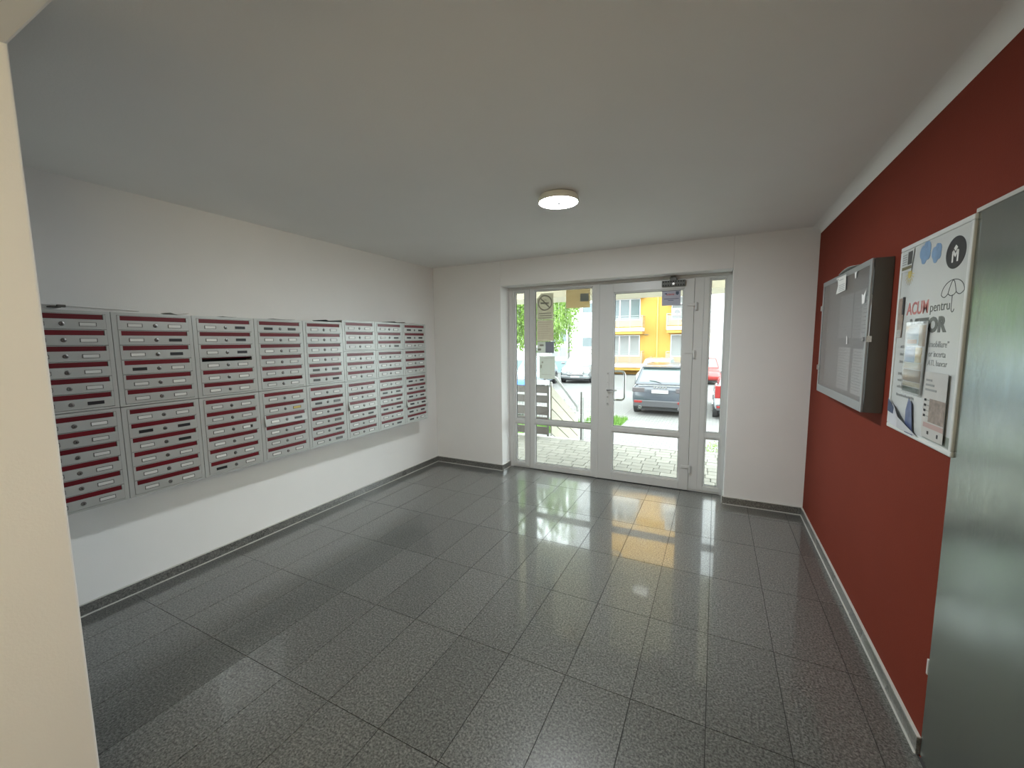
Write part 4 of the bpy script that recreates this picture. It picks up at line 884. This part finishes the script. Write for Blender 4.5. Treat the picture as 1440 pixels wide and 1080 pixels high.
# ------------------------------------------------------------------ cars
TYRE = mat('tyre rubber', (0.03, 0.03, 0.03), .8); RIMM = mat('alloy rim', (0.5, 0.5, 0.5), .3, metal=.9)
CGL = mat('tinted car glass', (0.10, 0.13, 0.14), .06, spec=.9); CGLL = mat('pale car glass', (0.07, 0.10, 0.10), .06, spec=.9)
BLK = mat('black car plastic', (0.035, 0.035, 0.038), .55); TLR = mat('red tail light', (0.17, 0.012, 0.012), .15); HLW = mat('head light lens', (0.65, 0.70, 0.72), .1)
PLT = mat('number plate white', (0.36, 0.36, 0.35), .4)
def car(name, label, L, Wd, Hh, belt, paint, loc, rotz=0, rear=None, front=None, rg=(-.47, -.40), fg=(.24, .06), boxy=.80, glass=CGL, tyre_r=.34, hood=.94):
    """local y: rear -L/2 .. front +L/2; the car rests on z=0"""
    t = thing(name, (0, 0, 0), label, 'car', 'cars parked outside')
    hw = Wd / 2
    st_ = [(-.500, .86, .42, belt * .80), (-.492, .92, .34, belt * .93), (-.475, .965, .28, belt * .985), (-.40, .99, .24, belt), (-.2, 1, .22, belt), (0, 1, .22, belt), (.2, 1, .22, belt * .985), (fg[0] + .01, .995, .22, belt * .97), (.38, .985, .22, belt * hood * .97), (.45, .95, .24, belt * hood * .90), (.485, .89, .28, belt * hood * .80), (.498, .82, .33, belt * hood * .70)]
    q = MB(); ring = []
    for (yy, wm, zb, zt) in st_:
        w_ = hw * wm; hh = zt - zb
        half = [(w_ * .80, zb), (w_ * .95, zb + .07), (w_ * .995, zb + .30 * hh), (w_, zb + .5 * hh), (w_ * .985, zb + .74 * hh), (w_ * .955, zt - .06), (w_ * .90, zt - .012), (w_ * .80, zt), (w_ * .4, zt + .012)]
        ring.append([(x, yy * L, z) for x, z in half] + [(-x, yy * L, z) for x, z in reversed(half)])
    n = len(ring[0]); vs = [v for r in ring for v in r]; fs = []
    for i in range(len(ring) - 1):
        for k in range(n): fs.append((i * n + k, i * n + (k + 1) % n, (i + 1) * n + (k + 1) % n, (i + 1) * n + k))
    fs += [tuple(reversed(range(n))), tuple((len(ring) - 1) * n + k for k in range(n))]
    q.add(vs, fs); q.build('body', paint, t, smooth=True)
    # cabin
    zb = belt - .02; zr = Hh; wb = hw * .90; wt = hw * boxy * .86
    yb0, yt0 = rg[0] * L, rg[1] * L; yb1, yt1 = fg[0] * L, fg[1] * L
    c = [(-wb, yb0, zb), (wb, yb0, zb), (wb, yb1, zb), (-wb, yb1, zb), (-wt, yt0, zr), (wt, yt0, zr), (wt, yt1, zr), (-wt, yt1, zr)]
    cbq = MB(); cbq.hexa(c); cbq.build('cabin', paint, t, bevel=.06, seg=4, smooth=True)
    C = [Vector(a) for a in c]
    def pane(i0, i1, i2, i3, u0, u1, v0, v1, nm, off=.006):
        A, B, D, E_ = C[i0], C[i1], C[i2], C[i3]      # bottom left, bottom right, top right, top left
        P = lambda u, v: (A * (1 - u) + B * u) * (1 - v) + (E_ * (1 - u) + D * u) * v
        nn = (B - A).cross(E_ - A).normalized()
        q = MB(); pts = [P(u0, v0), P(u1, v0), P(u1, v1), P(u0, v1)]
        q.hexa([a + nn * -.004 for a in pts] + [a + nn * off for a in pts]); q.build(nm, glass, t, bevel=.004, seg=1)
    pane(0, 1, 5, 4, .07, .93, .14, .86, 'rear_window'); pane(2, 3, 7, 6, .06, .94, .10, .90, 'windscreen')
    for (a, b_, c_, d) in ((1, 2, 6, 5), (3, 0, 4, 7)):
        pane(a, b_, c_, d, .08, .46, .16, .86, 'side_window'); pane(a, b_, c_, d, .50, .90, .16, .86, 'side_window')
    # wheels
    for sx in (-1, 1):
        for yy in (-.31 * L, .315 * L):
            xo = sx * (hw - .005); xi = sx * (hw - .22)
            MB().cyl((sx * (hw - .14), yy, tyre_r + .02), (sx * (hw + .004), yy, tyre_r + .02), tyre_r * 1.12, 28).build('wheel_arch', BLK, t, smooth=True)
            q = MB(); a, c2 = min(xo, xi), max(xo, xi); mid = (a + c2) / 2; hw2 = (c2 - a) / 2
            q.lathe([(tyre_r * .62, -hw2), (tyre_r * .95, -hw2), (tyre_r, -hw2 * .7), (tyre_r, hw2 * .7), (tyre_r * .95, hw2 + .012), (tyre_r * .62, hw2 + .012)] if sx > 0 else [(tyre_r * .62, -hw2 - .012), (tyre_r * .95, -hw2 - .012), (tyre_r, -hw2 * .7), (tyre_r, hw2 * .7), (tyre_r * .95, hw2), (tyre_r * .62, hw2)], (mid, yy, tyre_r), 28, 'x')
            wl = q.build('wheel', TYRE, t, smooth=True)
            q = MB(); q.cyl((sx * (hw - .01), yy, tyre_r), (sx * (hw + .012), yy, tyre_r), tyre_r * .2, 14)
            for k in range(5):
                a_ = 2 * PI * k / 5; dy, dz = math.cos(a_), math.sin(a_); q.tube([(sx * (hw + .010), yy, tyre_r), (sx * (hw + .010), yy + dy * tyre_r * .6, tyre_r + dz * tyre_r * .6)], .028, 6)
            q.build('rim', RIMM, wl, smooth=True)
    yr = -.5 * L; yf = .5 * L
    def bx(nm, m_, x0, x1, y0, y1, z0, z1, bv=.01): return MB().box(x0, x1, y0, y1, z0, z1).build(nm, m_, t, bevel=bv, seg=1)
    bx('underbody', BLK, -hw * .8, hw * .8, yr + .25, yf - .3, .16, .3, 0)
    if rear:
        bx('rear_bumper', rear.get('bumper', BLK), -hw * .90, hw * .90, yr - .035, yr + .12, .30, .30 + belt * .22, .03)
        for sx in (-1, 1):
            tl = rear.get('tail', (belt * .70, belt * .90, .34))
            a, c2 = sx * hw * .955, sx * (hw * .955 - tl[2])
            q = MB(); q.box(min(a, c2), max(a, c2), yr - .018, yr + .16, tl[0], tl[1]); q.build('tail_light', rear.get('lens', TLR), t, bevel=.02, seg=2)
            bx('reflector', TLR, min(sx * hw * .88, sx * hw * .60), max(sx * hw * .88, sx * hw * .60), yr - .042, yr - .03, belt * .42, belt * .49, .004)
            if rear.get('exhaust'):
                q = MB(); q.cyl((sx * hw * .66, yr - .06, .30), (sx * hw * .66, yr + .1, .30), .05, 18); e_ = q.build('exhaust', CHROME, t, smooth=True)
                MB().cyl((sx * hw * .66, yr - .062, .30), (sx * hw * .66, yr - .058, .30), .038, 16).build('exhaust_hole', BLK, e_)
        pz = rear.get('plate', belt * .72)
        pl_ = bx('number_plate', PLT, -.26, .26, yr - .03, yr - .002, pz - .055, pz + .055, .008)
        q = MB()
        for k, (a, c2) in enumerate(((-.19, -.15), (-.13, -.09), (-.04, .0), (.01, .05), (.09, .13), (.14, .18), (.19, .22))): q.box(a, c2, yr - .033, yr - .029, pz - .03, pz + .03)
        q.build('plate_marks', INKG, pl_)
        q = MB()
        for k in range(5): q.box(-.20 + .09 * k, -.15 + .09 * k, yr - .012, yr + .02, pz + .12, pz + .165)
        q.build('badge', CHROME, t)
        q = MB(); q.box(-hw * .75, hw * .75, yr - .008, yr + .02, pz + .20, pz + .225); q.build('chrome_strip', CHROME, t)
        A, B = C[0], C[4]
        P = lambda v, x: Vector((x, A.y * (1 - v) + B.y * v, A.z * (1 - v) + B.z * v))
        q = MB(); q.tube([P(.12, .02) + Vector((0, -.03, 0)), P(.20, -.15) + Vector((0, -.03, 0)), P(.22, -.35) + Vector((0, -.025, 0))], .012, 6); q.build('rear_wiper', BLK, t)
        q = MB(); q.hexa([(-wt * .95, C[4].y - .16, zr - .09), (wt * .95, C[4].y - .16, zr - .09), (wt * .95, C[4].y + .1, zr - .06), (-wt * .95, C[4].y + .1, zr - .06), (-wt * .95, C[4].y - .17, zr - .055), (wt * .95, C[4].y - .17, zr - .055), (wt * .95, C[4].y + .1, zr + .0), (-wt * .95, C[4].y + .1, zr + .0)]); q.build('roof_spoiler', paint, t, bevel=.01)
    if front:
        zg = belt * hood * .62
        g_ = bx('grille', BLK, -hw * .52, hw * .52, yf - .08, yf + .02, zg - .14, zg + .13, .03)
        for dz in (-.07, .0, .07): MB().box(-hw * .50, hw * .50, yf + .015, yf + .035, zg + dz - .018, zg + dz + .018).build('grille_bar', CHROME, g_, bevel=.006, seg=1)
        if front.get('star'):
            q = MB(); q.lathe([(.088, 0), (.10, 0), (.10, .02), (.088, .02)], (0, yf + .03, zg), 28, 'y')
            for k in range(3):
                a_ = PI / 2 + 2 * PI * k / 3; q.tube([(0, yf + .04, zg), (.09 * math.cos(a_), yf + .04, zg + .09 * math.sin(a_))], [.02, .006], 6)
            q.build('star_emblem', CHROME, g_, smooth=True)
        for sx in (-1, 1):
            a, c2 = sx * hw * .86, sx * hw * .56
            bx('head_light', HLW, min(a, c2), max(a, c2), yf - .22, yf + .0, zg - .0, zg + .14, .03)
            bx('fog_recess', BLK, min(sx * hw * .86, sx * hw * .5), max(sx * hw * .86, sx * hw * .5), yf - .1, yf + .012, .36, .47, .02)
            bx('door_mirror', paint, min(sx * hw * .95, sx * (hw + .18)), max(sx * hw * .95, sx * (hw + .18)), fg[0] * L - .25, fg[0] * L - .13, belt + .0, belt + .13, .03)
        bx('front_bumper', front.get('bumper', paint), -hw * .90, hw * .90, yf - .16, yf + .03, .30, zg - .16, .03)
        bx('lower_intake', BLK, -hw * .6, hw * .6, yf - .1, yf + .036, .26, .36, .02)
        pl_ = bx('number_plate', PLT, -.26, .26, yf + .03, yf + .045, zg - .27, zg - .16, .006)
    if paint and front is not None or rear is not None:
        for sx in (-1, 1): MB().tube([(sx * wt * .86, C[4].y + .15, zr - .005), (sx * wt * .86, C[4].y + .25, zr + .035), (sx * wt * .86, C[7].y - .25, zr + .035), (sx * wt * .86, C[7].y - .15, zr - .005)], .014, 6).build('roof_rail', CHROME, t, smooth=True)
    t.location = loc; t.rotation_euler = (0, 0, rotz)
    return t
P_BLUE = mat('dark blue car paint', (0.032, 0.038, 0.048), .25, coat=.6); P_WHITE = mat('white car paint', (0.3, 0.31, 0.32), .25, coat=.5)
P_SILV = mat('silver car paint', (0.17, 0.18, 0.185), .25, metal=.4, coat=.5); P_RED = mat('red car paint', (0.26, 0.02, 0.018), .25, coat=.5); P_LB = mat('pale blue car paint', (0.17, 0.21, 0.24), .25, coat=.5)
P_GRY = mat('light grey car paint', (0.18, 0.19, 0.19), .25, coat=.5)
SUVL = 4.55
car('dark_suv', 'dark blue SUV parked rear-on beyond the right door glass', SUVL, 1.86, 1.69, 1.06, P_BLUE, (-1.60, 14.15 + SUVL / 2, GZ + .012), 0, rear=dict(exhaust=True, tail=(.80, .96, .40), plate=.83, lens=mat('smoked tail light', (0.07, 0.062, 0.065), .15)), rg=(-.485, -.40), glass=CGLL)
car('white_hatchback', 'white hatchback with tall red tail light seen through the right sidelight', 4.0, 1.74, 1.52, .95, P_WHITE, (.86, 14.2 + 2.0, GZ + .012), 0, rear=dict(tail=(.70, 1.10, .20), plate=.62), rg=(-.49, -.38))
car('red_car', 'red car parked front-on behind the white hatchback', 4.1, 1.74, 1.45, .93, P_RED, (-.55, 25.3 + 2.05, GZ), PI, front=dict(), glass=CGLL)
car('grey_car', 'light grey car whose roof shows above the dark SUV', 4.2, 1.78, 1.56, .98, P_GRY, (-2.75, 21.0 + 2.1, GZ), PI, front=dict(), glass=CGLL)
car('silver_suv', 'silver SUV with star emblem parked facing the entrance', 4.7, 1.92, 1.70, 1.08, P_SILV, (-7.75, 23.4 + 2.35, GZ), PI + .12, front=dict(star=True, bumper=P_SILV), glass=CGLL)
car('pale_blue_car', 'pale blue car seen past the papers at the left sidelight', 4.4, 1.80, 1.58, .98, P_LB, (-9.3, 19.6 + 2.2, GZ), PI + .15, front=dict(), glass=CGLL)
